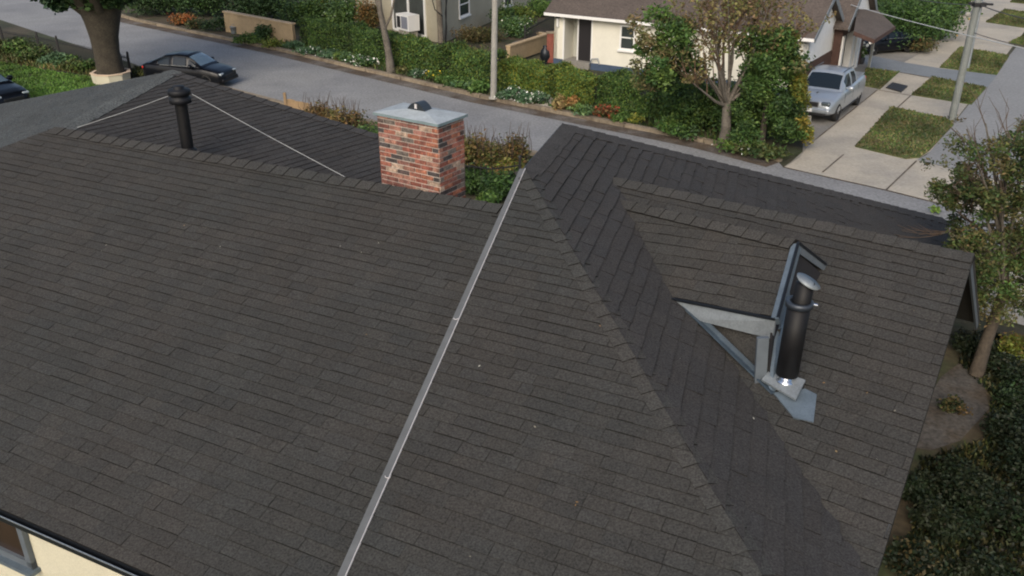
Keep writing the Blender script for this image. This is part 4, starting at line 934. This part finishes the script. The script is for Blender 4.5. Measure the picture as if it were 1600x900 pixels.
for (x0, y0, x1, y1, sl_) in ((717, 28, 733, -8, True), (787, 12, 799, -14, True)):
    ua, za_ = WR.uv(x0, y0); ub, _ = WR.uv(x1, y0-3); zt3 = WR.uv(x0, y1)[1]; window(WR, min(ua, ub), max(ua, ub), za_, max(zt3, za_+1.35), bd)
ua, za_ = WLf.uv(522, 14); ub, _ = WLf.uv(512, 12); window(WLf, min(ua, ub), max(ua, ub), za_, za_+.9, bd, sill=False)
p = at(655, 68, .12); p = WLf.p(*(WLf.uv(656, 58)[0], 0), .75); t = thing('air_conditioner', 'white box air conditioner below the sliding door of the cream building', 'air conditioner', p)
acz = WLf.uv(656, 58)[1]+.0
zc_ = .55
mb = MB(); mb.box(p+Z*(zc_+.42), WLf.d*.62, WLf.n*.36, Z*.42); mb.build('casing', M['trim'], t); mb = MB(); 
mb.box(p+Z*(zc_+.42)+WLf.n*.37+WLf.d*.36, WLf.d*.16, WLf.n*.01, Z*.30, (1, 1, 1)); mb.box(p+Z*(zc_+.42)+WLf.n*.37-WLf.d*.2, WLf.d*.3, WLf.n*.008, Z*.32, (14, 15, 16)); mb.build('grille', M['plastic'], t)
mb = MB(); mb.box(p+Z*(zc_/2), WLf.d*.5, WLf.n*.3, Z*zc_/2); mb.build('stand', M['concrete'], t)
# --- white house
H0 = at(865, 101); H1 = at(1252, 152); 
WF = WallPl(H0, H1); sdir = -WF.n; 
wh = thing('white_house', 'white single storey house with brown roof, porch recess and garage side', 'house', H0)
he = WF.uv(866, 18)[1]; he = 2.62
S1 = at(1296, 116); gl = (S1-at(1252, 152)).length; dS = (S1-at(1252, 152)).normalized(); dS = (dS-WF.d*dS.dot(WF.d)).normalized() if True else dS
W1L = WF.L; gl = 3.9
ra, rb = WF.uv(882, 60)[0], WF.uv(924, 60)[0]; rmid = WF.uv(900, 60)[0]
zrec0 = .32; zrt = WF.uv(900, 26)[1]
mb = MB()
def fw(u0, u1, z0, z1): mb.prism([WF.p(u0, z0), WF.p(u1, z0), WF.p(u1, z1), WF.p(u0, z1)], -WF.n*.2)
fw(0, ra, zrec0, he); fw(ra, rb, zrt, he); fw(rb, W1L, zrec0, he)
wall = mb.build('front_wall', M['white'], wh)
mb = MB(); mb.prism([WF.p(ra, zrec0, -.9), WF.p(rmid, zrec0, -.9), WF.p(rmid, he, -.9), WF.p(ra, he, -.9)], -WF.n*.1, (.62, .64, .66)); mb.prism([WF.p(ra, zrec0, -.2), WF.p(ra, zrec0, -.9), WF.p(ra, he, -.9), WF.p(ra, he, -.2)], -WF.d*.1); mb.prism([WF.p(rb, zrec0, -.2), WF.p(rb, zrec0, -.9), WF.p(rb, he, -.9), WF.p(rb, he, -.2)], WF.d*.1); mb.build('porch_wall', M['white'], wh)
mb = MB(); WF.rect(mb, rmid, rb+.0, zrec0, zrt+.1, -.28, -.22); mb.build('door', M['door'], wh)
mb = MB(); WF.rect(mb, ra, rb, .0, zrec0, -.9, .15); mb.build('porch_step', M['oldconcrete'], wh)
mb = MB(); WF.rect(mb, -.02, ra-.02, 0, zrec0-.003, -.2, .03); WF.rect(mb, rb+.02, W1L+.02, 0, zrec0-.003, -.2, .03); mb.build('plinth', M['bluebase'], wh)
mb = MB(); WF.rect(mb, ra-.08, ra, zrec0, zrt, 0, .03); WF.rect(mb, rb, rb+.06, zrec0, zrt, 0, .03); WF.rect(mb, rmid-.03, rmid+.03, zrec0, zrt, -.22, -.17); WF.rect(mb, ra-.08, rb+.06, zrt, zrt+.07, 0, .03); mb.build('porch_trim', M['trim'], wh)
ua, zb_ = WF.uv(968, 77); ub, _ = WF.uv(992, 77); zt_w = WF.uv(970, 38)[1]; window(WF, ua, ub, zb_, zt_w, wh)
# wall lamp
ul, zl = WF.uv(873, 34); p = WF.p(ul, zl); t = MB(); WF.rect(t, ul-.05, ul+.05, zl-.22, zl+.18, .0, .12); wl_ = t.build('wall_lamp', M['trim'], wh); t = MB(); WF.rect(t, ul-.07, ul+.07, zl+.18, zl+.24, 0, .15); t.build('lamp_top', M['iron'], wl_)
t = MB(); uh, zh = WF.uv(930, 100); t.tube([WF.p(uh-.3, zh-.1, .1), WF.p(uh-.1, zh+.25, .15), WF.p(uh+.2, zh+.3, .15), WF.p(uh+.28, zh, .12)], .03, 6); t.build('handrail', M['galv'], wh)
# right side: siding gable over brown brick
HB = WF.p(W1L, 0); WS = WallPl(HB, HB+sdir*gl)
if WS.n.dot(WF.d) < 0: WS.n = -WS.n
ridz = he+1.25
mb = MB(); WS.rect(mb, 0, gl, 0, 1.35, -.2, .02); mb.build('brick_skirt', M['brownbrick'], wh)
mb = MB(); mb.prism([WS.p(0, 1.353), WS.p(gl, 1.353), WS.p(gl, he), WS.p(gl/2, ridz-.08), WS.p(0, he)], -WS.n*.2); mb.build('side_wall', M['siding'], wh)
mb = MB(); mb.prism([WF.p(0, zrec0, 0), WF.p(0, zrec0, -gl), WF.p(0, he, -gl), WF.p(0, ridz-.1, -gl/2), WF.p(0, he, 0)], WF.d*.18); mb.prism([WF.p(0, 0, -gl+.2), WF.p(W1L, 0, -gl+.2), WF.p(W1L, he, -gl+.2), WF.p(0, he, -gl+.2)], -WF.n*.18); mb.build('rear_wall', M['white'], wh)
mb = MB(); oh = .38; sl0 = (ridz-he)/(gl/2); a0 = WF.p(-.35, he-oh*sl0+.02, oh); a1 = WF.p(W1L+.3, he-oh*sl0+.02, oh); r0_ = WF.p(-.35, ridz+.02, -gl/2); r1_ = WF.p(W1L+.3, ridz+.02, -gl/2); b0_ = WF.p(-.35, he-oh*sl0+.02, -gl-oh); b1_ = WF.p(W1L+.3, he-oh*sl0+.02, -gl-oh)
mb.prism([a0, a1, r1_, r0_], (0, 0, .1)); mb.prism([r0_, r1_, b1_, b0_], (0, 0, .1)); rf = mb.build('roof', M['brownroof'], wh)
mb = MB(); mb.beam(a0+Z*.03+WF.n*.02, a1+Z*.03+WF.n*.02, .03, .13); mb.build('eave_board', M['trim'], rf)
mb = MB(); mb.beam(a1+WF.d*.02+Z*.0, r1_+WF.d*.02+Z*.0, .03, .2); mb.beam(r1_+WF.d*.02, b1_+WF.d*.02, .03, .2); mb.build('barge_board', M['galv'], rf)
# garage block behind, taller
G0 = HB+sdir*(gl+.0)+WF.d*.35; gL2 = 4.6; WG = WallPl(G0, G0+sdir*gL2); 
if WG.n.dot(WF.d) < 0: WG.n = -WG.n
gh = 2.55; gr = 4.5
gar = thing('garage', 'white gabled garage block with dark doors behind the silver pickup', 'garage', G0)
o1, o2 = .1, 3.5; mb = MB(); WG.rect(mb, 0, o1, 0, 1.95, -.2, 0); WG.rect(mb, o2, gL2, 0, 1.95, -.2, 0); WG.rect(mb, 0, gL2, 1.953, gh, -.2, 0.01); mb.prism([WG.p(0, 0, -.2), WG.p(0, 0, -5), WG.p(0, gh, -5), WG.p(0, gh, -.2)], sdir*.2); mb.build('brick_wall', M['brownbrick'], gar)
mb = MB(); mb.prism([WG.p(0, gh+.003), WG.p(gL2, gh+.003), WG.p(gL2/2, gr)], -WG.n*.2); mb.build('gable_wall', M['siding'], gar)
mb = MB(); WG.rect(mb, o1+.2, o2-.2, 0, 1.95, -.45, -.4); mb.build('garage_door', M['door'], gar)
for uu in (o1+.2, 2.1, 2.95, o2-.02):
    mb = MB(); WG.rect(mb, uu-.15, uu+.15, 0, 1.95, -.25, .06); mb.build('post', M['trim'], gar)
mb = MB(); ro = .35; 
e0 = WG.p(-ro, gh-.25, .3); e1 = WG.p(gL2+ro, gh-.25, .3); rr_ = WG.p(gL2/2, gr+.05, .3); bo = -WG.n*9
mb.prism([e0, rr_, rr_+bo, e0+bo], (0, 0, .1)); mb.prism([rr_, e1, e1+bo, rr_+bo], (0, 0, .1)); rf = mb.build('roof', M['brownroof'], gar)
mb = MB(); mb.beam(e0+WG.n*.02, rr_+WG.n*.02, .03, .2); mb.beam(rr_+WG.n*.02, e1+WG.n*.02, .03, .2); mb.build('barge_board', M['galv'], rf)
# carport
K0 = WG.p(gL2+.4, 0, -.5); cpz = 2.3
cpt = thing('carport', 'small brown roofed carport with a pale post beyond the garage', 'carport', at(1357, 106))
cq = [at(1334, 50, 2.5), at(1366, 63, 2.25), at(1399, 42, 2.25), at(1372, 16, 2.7)]; cq2 = at(1340, 14, 2.9)
mb = MB(); mb.prism([cq[0], cq[1], cq[2], cq[3], cq2], (0, 0, -.1)); mb.build('roof', M['brownroof'], cpt)
mb = MB(); q = at(1357, 106); mb.tube([q, Vector((cq[1].x, cq[1].y, 0)).lerp(q, .6)+Z*1.6, cq[1]+Vector((-.1, .1, -.1))], .07, 8); mb.build('post', M['trim'], cpt)
mb = MB(); mb.beam(cq[0]+Z*-.05, cq[1]+Z*-.05, .03, .16); mb.beam(cq[1]+Z*-.05, cq[2]+Z*-.05, .03, .16); mb.build('fascia', M['brownbrick'], cpt)
q = at(1344, 100); t = thing('potted_plant', 'white flowering potted plant beside the carport post', 'plant', q); mb = MB(); mb.lathe(q, Z, [(0, .15), (.3, .2), (.32, .17)], 12); mb.build('pot', M['plastic'], t); leaves('foliage', [((q.x, q.y, .6), (.25, .25, .3), 160, 1)], .06, GREEN, t)
mb = MB(); V_, C_ = leafcloud([((q.x, q.y, .75), (.25, .25, .35), 24, .3)], .07, WH, aspect=.9); mb.quads(V_, C_); mb.build('blossom', M['flower'], t, fix=False)
# far bungalow fragments at the top left behind dark shrubs
q = at(352, 8); t = thing('far_shed', 'dark grey shed roof at the top edge left of the tan wall', 'shed', q); mb = MB(); d = Vector((1, -.6, 0)).normalized(); n = Vector((.6, 1, 0)).normalized()
mb.prism([q-d*2+Z*2, q+d*2+Z*2, q+d*2+n*3+Z*2, q-d*2+n*3+Z*2], (0, 0, -2)); mb.build('wall', M['brownbrick'], t); mb = MB(); mb.prism([q-d*2.3-n*.3+Z*2, q+d*2.3-n*.3+Z*2, q+d*2.3+n*3.3+Z*2.7, q-d*2.3+n*3.3+Z*2.7], (0, 0, .1)); mb.build('roof', M['galv_blue'], t)

# ================================================================= POLES AND WIRES
p = at(771, 154, .12); q = vplane_hit(774.5, -60, p)
t = thing('street_pole', 'slim pale concrete pole standing at the far kerb', 'pole', p); mb = MB(); mb.tube([p, q], [.135, .11], 14); mb.build('shaft', M['pole'], t); mb = MB(); mb.lathe(p, Z, [(0, .2), (.06, .2), (.08, .14)], 14); mb.build('foot', M['pole'], t)
p = at(1487, 188, .02); q = vplane_hit(1530, -8, p); ax = (q-p).normalized()
t = thing('utility_pole', 'tall pale utility pole leaning at the corner of the verge', 'utility pole', p); mb = MB(); mb.tube([p, q+ax*1.5], [.14, .11], 14, (.62, .70, .74)); mb.build('shaft', M['pole'], t)
mb = MB(); a = vplane_hit(1510, 106, p)+Vector((.05, 0, 0)); b = vplane_hit(1527, 20, p)+Vector((.1, .05, 0)); mb.tube([a, b, b+(b-a)*.6], .055, 8); mb.build('conduit', M['galv'], t)
mb = MB(); c = vplane_hit(1530, 7, p); mb.box(c, (.0, .12, 0), (.22, .0, .0), (0, 0, .07)); mb.tube([c+Vector((-.4, 0, .05)), c+Vector((.5, 0, 0))], .04, 6); mb.build('bracket', M['iron'], t)
mb = MB(); mb.lathe(vplane_hit(1519, 21, p)+Vector((-.25, -.2, 0)), Z, [(-.1, .02), (-.06, .09), (.03, .10), (.08, .03)], 12); mb.build('insulator', M['pole'], t)
mb = MB(); V_, C_ = leafcloud([((p.x, p.y, p.z+.05), (.5, .4, .12), 120, 1)], .05, BROWNG); mb.quads(V_, C_); mb.build('weeds', M['leaf'], t, fix=False)
def wire(label, pts3, r, m, sag=.25):
    A_, B_ = pts3; mb = MB(); P = []
    for i in range(17):
        s = i/16; x = A_.lerp(B_, s); x.z -= sag*4*s*(1-s); P.append(x)
    mb.tube(P, r, 5); tag(mb.build('overhead_wire', m), label, 'wire')
wire('thick pale overhead wire crossing the utility pole', [vplane_hit(1285, -6, at(1290, 100))+Vector((0, 0, 0)), vplane_hit(1640, 84, Vector((0, 27, 0)))], .017, M['cable'], .1)
wire('thin wire running left from the pole top bracket', [vplane_hit(1380, -14, Vector((0, 50, 0))), vplane_hit(1528, 8, p)], .018, M['cable_dark'], .15)
wire('thin dark wire running right from the pole top', [vplane_hit(1530, 7, p), vplane_hit(1660, 38, Vector((0, 27, 0)))], .018, M['cable_dark'], .1)
wire('faint thin wire low over the right verge', [vplane_hit(1518, 50, p), vplane_hit(1660, 80, Vector((0, 30, 0)))], .013, M['cable_dark'], .1)

# ================================================================= VEHICLES
def loft(stations, ring):
    vs_, fs = [], []
    rs = [ring(s) for s in stations]; n = len(rs[0])
    for r in rs: vs_ += r
    for i in range(len(rs)-1):
        for k in range(n-1): fs.append((i*n+k, i*n+k+1, (i+1)*n+k+1, (i+1)*n+k))
    return vs_, fs, n
def interp(keys, x):
    for i in range(len(keys)-1):
        if x <= keys[i+1][0]:
            a, b = keys[i], keys[i+1]; t = (x-a[0])/(b[0]-a[0]); t2 = t; return [a[j]+(b[j]-a[j])*t2 for j in range(len(a))]
    return list(keys[-1])
def mesh_obj(name, vs_, fs, m, parent, sm=True, bevel=None):
    me = bpy.data.meshes.new(name); me.from_pydata([tuple(v) for v in vs_], [], fs)
    bm = bmesh.new(); bm.from_mesh(me); bmesh.ops.remove_doubles(bm, verts=bm.verts, dist=.0005); bmesh.ops.recalc_face_normals(bm, faces=bm.faces); bm.to_mesh(me); bm.free()
    a = me.attributes.new('tint', 'FLOAT_COLOR', 'FACE'); arr = np.ones(len(me.polygons)*4, dtype=np.float32); a.data.foreach_set('color', arr)
    for p_ in me.polygons: p_.use_smooth = sm
    me.materials.append(m); o = bpy.data.objects.new(name, me); SC.collection.objects.link(o); o.parent = parent; WL[o.name] = Vector((0, 0, 0)); return o
def part(mb, name, m, parent):   # part in car space
    o = mb.build(name, m, None); o.parent = parent; return o
def car(name, label, cat, loc, heading, S, paint):
    root = thing(name, label, cat, loc); root.rotation_euler = (0, 0, heading)     # car's +x is forward
    kb = S['body']   # x, zlow, zbelt, halfwidth
    xs = np.linspace(kb[0][0], kb[-1][0], 61)
    def ring(x):
        _, zl, zb, w_ = interp(kb, x)
        half = [(0, zl), (w_*.88, zl), (w_*.985, zl+.07), (w_, zl+(zb-zl)*.35), (w_*1.0, zl+(zb-zl)*.62), (w_*.975, zb-.10), (w_*.93, zb-.03), (w_*.86, zb), (w_*.45, zb+.025), (0, zb+.03)]
        return [Vector((x, y, z)) for y, z in half]+[Vector((x, -y, z)) for y, z in half[::-1][1:]]
    vs_, fs, n = loft(list(xs), ring); fs.append(tuple(range(n))); fs.append(tuple(range(len(vs_)-n, len(vs_)))[::-1])
    body = mesh_obj('body', vs_, fs, paint, root)
    # wheel arches
    cut = []
    for wx_ in S['wheels']:
        for sy in (-1, 1):
            c = MB(); c.lathe((wx_, sy*(S['hw']-.24), S['wr']+.0), (0, sy, 0), [(0, S['wr']+.07), (.6, S['wr']+.07)], 28); co = c.build('cutter', paint); cut.append(co)
            md = body.modifiers.new('b', 'BOOLEAN'); md.object = co; md.operation = 'DIFFERENCE'; md.solver = 'EXACT'
    bpy.context.view_layer.update(); dg = bpy.context.evaluated_depsgraph_get(); nm = bpy.data.meshes.new_from_object(body.evaluated_get(dg))
    body.modifiers.clear(); body.data = nm
    if 'tint' not in nm.attributes or nm.attributes['tint'].domain != 'FACE':
        pass
    a = nm.attributes.get('tint'); arr = np.ones(len(a.data)*4, dtype=np.float32); a.data.foreach_set('color', arr)
    for c in cut: bpy.data.objects.remove(c)
    es = body.modifiers.new('edges', 'EDGE_SPLIT'); es.split_angle = R(38)
    # greenhouse
    kg = S['cabin']  # x, zbase, ztop, wbase, wtop
    gx = sorted(set(list(np.linspace(kg[0][0], kg[-1][0], 41))+[k[0] for k in kg]))
    def gring(x):
        _, zb, zt, wb_, wt = interp(kg, x); dz = zt-zb; rr = min(.07, dz*.35)
        half = [(wb_, zb), (wb_+(wt-wb_)*.5+.01*min(1, dz*3), zb+dz*.5), (wt, zt-rr), (wt-.035, zt-rr*.35), (wt-.10, zt), (wt*.45, zt+.025*min(1, dz*2)), (0, zt+.035*min(1, dz*2))]
        return [Vector((x, y, z)) for y, z in half]+[Vector((x, -y, z)) for y, z in half[::-1][1:]]
    vs_, fs, n = loft(gx, gring)
    me = bpy.data.meshes.new('cabin'); me.from_pydata([tuple(v) for v in vs_], [], fs); bm = bmesh.new(); bm.from_mesh(me)
    bm.faces.ensure_lookup_table(); reg = {}
    for f in bm.faces:
        c = f.calc_center_median(); k = None; nq = n-1; idx = f.index % nq
        isside = idx in (0, 1, nq-1, nq-2); istop = 3 <= idx <= nq-4
        if istop and c.x > S['ws'][0] and c.x < S['ws'][1]: k = 'windscreen'
        if istop and c.x < S['rg'][1] and c.x > S['rg'][0]: k = 'rear_window'
        if isside:
            for (a0, a1, nme) in S['sidewin']:
                if a0 < c.x < a1: k = nme+('L' if c.y > 0 else 'R')
        if k: reg.setdefault(k, []).append(f)
    panes = {}
    for k, fl in reg.items():
        bmesh.ops.inset_region(bm, faces=fl, thickness=.03 if k[0] != 'w' else .035, depth=-.008, use_even_offset=True)
        panes[k] = fl
    bm.faces.ensure_lookup_table()
    for k, fl in panes.items():
        vv = []; ff = []
        for f in fl:
            b = len(vv); vv += [v.co.copy() for v in f.verts]; ff.append(tuple(range(b, b+len(f.verts))))
        mesh_obj('windscreen' if k == 'windscreen' else ('rear_window' if k == 'rear_window' else 'side_window'), vv, ff, (M['carglass'] if paint is M['silver'] else M['carglass_sky']) if k == 'windscreen' else M['carglass'], root)
    bmesh.ops.delete(bm, geom=[f for fl in panes.values() for f in fl], context='FACES')
    bmesh.ops.recalc_face_normals(bm, faces=bm.faces); bm.to_mesh(me); bm.free()
    a = me.attributes.new('tint', 'FLOAT_COLOR', 'FACE'); a.data.foreach_set('color', np.ones(len(me.polygons)*4, dtype=np.float32))
    for p_ in me.polygons: p_.use_smooth = True
    me.materials.append(paint); g = bpy.data.objects.new('cabin', me); SC.collection.objects.link(g); g.parent = root
    es = g.modifiers.new('edges', 'EDGE_SPLIT'); es.split_angle = R(40)
    # interior block so the glass has something dark behind it
    mb = MB(); x0, x1 = S['inner']; zb = kg[0][1]; mb.box(((x0+x1)/2, 0, zb+.12), ((x1-x0)/2, 0, 0), (0, S['hw']*.6, 0), (0, 0, .12)); part(mb, 'seats', M['plastic'], root)
    # wheels
    wm = None
    for wx_ in S['wheels']:
        for sy in (1, -1):
            mb = MB(); r = S['wr']; mb.lathe((wx_, sy*(S['hw']-.21), r), (0, sy, 0), [(0, r*.6), (0, r*.97), (.03, r), (.17, r), (.20, r*.96), (.205, r*.68), (.18, r*.66)], 30); tw_ = part(mb, 'wheel', M['tyre'], root)
            mb = MB(); o_c = Vector((wx_, sy*(S['hw']-.035), r)); mb.lathe(o_c, (0, sy, 0), [(-.03, r*.67), (.0, r*.66), (-.005, r*.60), (-.05, r*.58)], 30)
            for k in range(6):
                an = k*math.pi/3+.3; dd = Vector((math.cos(an), 0, math.sin(an))); mb.box(o_c+dd*r*.34-Vector((0, sy*.01, 0)), dd*r*.28, Vector((-dd.z, 0, dd.x))*.035, (0, .012, 0))
            mb.lathe(o_c, (0, sy, 0), [(-.02, .07), (.012, .06), (.014, 0)], 14); part(mb, 'rim', M['rim'], tw_)
    # trim items: (name, material, centre, half sizes)
    for nm_, mt, c, hsz in S['bits']:
        mb = MB(); mb.box(c, (hsz[0], 0, 0), (0, hsz[1], 0), (0, 0, hsz[2])); o = part(mb, nm_, mt, root); bv = o.modifiers.new('bevel', 'BEVEL'); bv.width = min(hsz)*.7; bv.segments = 3
    mb = MB(); xm, zm = S['mirror']
    for sy in (-1, 1):
        mb = MB(); mb.lathe((xm, sy*(S['hw']+.0), zm), (0, sy, 0), [(-.06, .03), (.0, .05), (.06, .10), (.17, .10), (.22, .06), (.23, 0)], 12); part(mb, 'mirror', paint, root)
    return root
def sym(nm_, m, c, h): return [(nm_, m, (c[0], c[1], c[2]), h), (nm_, m, (c[0], -c[1], c[2]), h)]
SED = dict(hw=.90, wr=.32, wheels=(1.42, -1.30), ws=(.42, 1.2), rg=(-1.85, -.95), inner=(-1.2, .6), mirror=(.72, .98),
    body=[(-2.30, .35, .80, .66), (-2.25, .30, .93, .76), (-2.0, .22, 1.0, .86), (-1.3, .19, 1.0, .895), (0, .19, .93, .90), (1.2, .19, .90, .895), (1.8, .20, .80, .86), (2.15, .22, .70, .78), (2.28, .28, .60, .66), (2.32, .35, .50, .56)],
    cabin=[(-1.95, .97, .99, .80, .70), (-1.5, .97, 1.16, .80, .68), (-.95, .96, 1.36, .81, .64), (-.3, .94, 1.43, .82, .64), (.35, .92, 1.41, .83, .63), (.75, .91, 1.24, .83, .67), (1.25, .90, .925, .82, .76)],
    sidewin=[(-1.35, -.55, 'a'), (-.42, .35, 'b'), (.42, .9, 'c')],
    bits=sym('headlight', M['lamp'], (2.12, .58, .63), (.13, .15, .055))+sym('tail_light', M['red'], (-2.2, .62, .80), (.08, .16, .07))+[('grille', M['plastic'], (2.30, 0, .50), (.03, .42, .07)), ('bumper', M['carblack'], (2.27, 0, .34), (.08, .70, .09)), ('number_plate', M['trim'], (-2.31, 0, .62), (.012, .16, .055))]+sym('chrome_strip', M['rim'], (-.2, .835, .965), (.95, .008, .012)))
# headings: car +x axis
a, b = at(231, 133), at(362, 141); mid = (at(232, 128)+at(358, 142))/2
hd = math.atan2(b.y-a.y, b.x-a.x)
car('parked_car', 'black sedan parked on the road just beyond the roof peak', 'car', Vector((mid.x, mid.y, .004))+Vector((.0, .55, 0)), hd, SED, M['carblack']).scale = (.85, .90, .96)
q = at(58, 168); hd2 = math.atan2(-.55, 1.0); car('parked_car', 'black car cut off by the left edge beside the lawn', 'car', q-Vector((math.cos(hd2), math.sin(hd2), 0))*2.25+Vector((-.45, -.75, .03)), hd2, SED, M['carblack'])
PK = dict(hw=.93, wr=.37, wheels=(1.48, -1.50), ws=(.28, 1.05), rg=(-1.28, -.98), inner=(-.9, .5), mirror=(.66, 1.20),
    body=[(-2.42, .50, 1.0, .80), (-2.36, .42, 1.16, .89), (-1.9, .36, 1.20, .93), (-1.2, .32, 1.18, .935), (0, .32, 1.12, .935), (.9, .32, 1.10, .93), (1.5, .33, 1.05, .92), (2.05, .36, .96, .88), (2.28, .40, .86, .80), (2.36, .46, .70, .74)],
    cabin=[(-1.30, 1.17, 1.19, .82, .74), (-1.18, 1.17, 1.45, .83, .70), (-1.05, 1.16, 1.66, .83, .67), (-.4, 1.14, 1.73, .84, .67), (.2, 1.11, 1.70, .85, .66), (.62, 1.09, 1.44, .85, .70), (1.08, 1.08, 1.10, .84, .79)],
    sidewin=[(-.98, -.32, 'a'), (-.22, .55, 'b')],
    bits=sym('headlight', M['lampdark'], (2.22, .60, .82), (.13, .17, .085))+sym('tail_light', M['red'], (-2.34, .80, .95), (.06, .08, .16))+[('grille', M['plastic'], (2.37, 0, .80), (.03, .34, .085)), ('grille_surround', M['rim'], (2.345, 0, .80), (.03, .38, .11)), ('bumper', M['silver'], (2.32, 0, .56), (.12, .80, .10)), ('lower_grille', M['plastic'], (2.36, 0, .42), (.05, .66, .06)), ('number_plate', M['trim'], (2.45, 0, .56), (.012, .17, .065)), ('bed_cover', M['silver'], (-1.85, 0, 1.235), (.50, .80, .02)), ('hood_scoop', M['plastic'], (1.55, 0.05, 1.085), (.10, .02, .005))]+sym('door_gap', M['plastic'], (-.27, .934, .86), (.006, .006, .24))+sym('door_gap', M['plastic'], (.86, .930, .82), (.006, .006, .20))+sym('door_gap', M['plastic'], (-1.06, .930, .88), (.006, .006, .22))+sym('door_handle', M['rim'], (-.12, .942, 1.0), (.08, .008, .014))+sym('door_handle', M['rim'], (-.92, .942, 1.02), (.08, .008, .014))+sym('side_sill', M['plastic'], (0, .925, .36), (1.0, .02, .04))+sym('roof_rail', M['galv_blue'], (-.4, .60, 1.745), (.75, .015, .015)))
wf, wr_ = at(1311, 190), at(1344, 164); hd3 = math.atan2(wf.y-wr_.y, wf.x-wr_.x)
dirc = Vector((math.cos(hd3), math.sin(hd3), 0)); lft = Vector((-dirc.y, dirc.x, 0))      # contact points are on the left side of the vehicle
md_ = (wf+wr_)/2; side = lft if lft.x > 0 else -lft
car('pickup_truck', 'silver double cab pickup with covered bed parked by the garage', 'pickup', Vector((md_.x, md_.y, .018))-side*.98+dirc*.12, hd3, PK, M['silver']).scale = (1, 1, .93)
q = at(1384, 84); car('parked_car', 'dark car with pale highlights half hidden beyond the carport', 'car', Vector((q.x, q.y+.5, .02)), math.atan2(-.35, -1), SED, M['carblack']).scale = (.8, .8, .8)

# ================================================================= GRASS (uncountable)
def scatter(name, label, polys, dens, hgt, cols, z):
    Vs = []; Cs = []; cols = np.array(cols)
    for px in polys:
        P = gp(*px); xs_ = [p.x for p in P]; ys_ = [p.y for p in P]; A_ = (max(xs_)-min(xs_))*(max(ys_)-min(ys_)); m = int(min(A_*dens, 90000))
        X = rng.uniform(min(xs_), max(xs_), m); Y = rng.uniform(min(ys_), max(ys_), m); ins = np.zeros(m, bool); n = len(P)
        for i in range(n):
            a, b = P[i], P[(i+1) % n]
            c = ((a.y > Y) != (b.y > Y)) & (X < (b.x-a.x)*(Y-a.y)/(b.y-a.y+1e-9)+a.x); ins ^= c
        X = X[ins]; Y = Y[ins]; m = len(X)
        if not m: continue
        an = rng.random(m)*6.28; h = hgt*(.4+.9*rng.random(m)); w_ = .022+.02*rng.random(m); pat = .8+.25*np.sin(X*1.3+Y*.7)+.15*np.sin(X*3.1-Y*2.3)
        base = np.stack([X, Y, np.full(m, z)], 1); dx = np.stack([np.cos(an), np.sin(an), np.zeros(m)], 1)*w_[:, None]; up = np.stack([rng.normal(size=m)*.4*h, rng.normal(size=m)*.4*h, h], 1)
        Vs.append(np.stack([base-dx, base+dx, base+up+dx*.3, base+up-dx*.3], 1)); Cs.append(cols[rng.integers(len(cols), size=m)]*(pat*(.75+.5*rng.random(m)))[:, None])
    mb = MB(); mb.quads(np.concatenate(Vs), np.concatenate(Cs)); stuff(mb.build(name, M['leaf'], None, fix=False), label, 'grass')
GR = [(.07, .155, .03), (.10, .18, .035), (.055, .12, .025)]; DRY = [(.065, .105, .028), (.12, .11, .05), (.05, .085, .024), (.09, .09, .04)]
scatter('lawn_grass', 'short bright green grass of the left lawn', [[(-60, 88), (0, 98), (60, 108), (105, 116), (150, 122), (172, 128), (200, 150), (0, 190), (-60, 190)]], 260, .07, GR, .03)
scatter('verge_grass', 'patchy green and straw grass of the footpath verges', [px for px, k in LAWNS], 240, .06, DRY, .05)
scatter('rough_grass', 'rough straw and green grass along the fence and the beds', [[(-60, 60), (0, 70), (150, 107), (215, 120), (200, 128), (150, 121), (60, 107), (-60, 90)]], 160, .2, DRY+[(.15, .12, .05)], .026)
scatter('bed_plants', 'low green ground cover in the long bed behind the far kerb', [[(440, 78), (555, 104), (750, 150), (865, 172), (1100, 221), (1215, 250), (1230, 240), (1100, 205), (865, 160), (750, 138), (555, 90), (450, 68)]], 130, .16, GREEN+DGREEN+OLIVE, .11)
scatter('yard_weeds', 'dark weeds and ground cover of the right yard', [[(1500, 530), (1540, 520), (1600, 540), (1700, 700), (1700, 960), (1400, 960), (1440, 720), (1540, 690), (1550, 620), (1500, 570)]], 1000, .09, SHADE+OLIVE[:1]+BROWNG[1:2], .01)

# fallen leaves and specks on the shingles, one uncountable scatter
mb = MB(); Q_ = []; Cq = []
for i in range(55):
    pl_, (xa, xb, ya, yb) = random.choice(((PL, (20, 640, 300, 780)), (PF, (700, 1000, 420, 890)), (PR, (1000, 1180, 520, 760)), (PW, (1250, 1430, 480, 720)), (PL, (200, 740, 300, 420))))
    x, y = random.uniform(xa, xb), random.uniform(ya, yb)
    if pl_ is PL and x > 780-(y-322)*.42-10: continue
    if pl_ is PF and (x < 780-(y-322)*.42+10 or x > 820+(y-265)*.58-15): continue
    c = pl_.hit(x, y)+pl_.n*.024; a = Vector(rng.normal(size=3)); a = (a-pl_.n*a.dot(pl_.n)).normalized()+pl_.n*random.uniform(-.1, .3); b = a.cross(pl_.n).normalized(); z_ = random.choice((.004, .006, .006, .012, .018))
    Q_.append([c-a*z_, c-b*z_*.6, c+a*z_, c+b*z_*.6]); Cq.append(random.choice(((.16, .15, .13), (.15, .09, .04), (.10, .07, .04), (.18, .13, .07), (.30, .30, .28))))
mb.quads(np.array([[tuple(v) for v in q] for q in Q_]), np.array(Cq)); stuff(mb.build('roof_debris', M['leaf'], None, fix=False), 'tiny scattered leaf bits and pale specks on the shingles', 'debris')
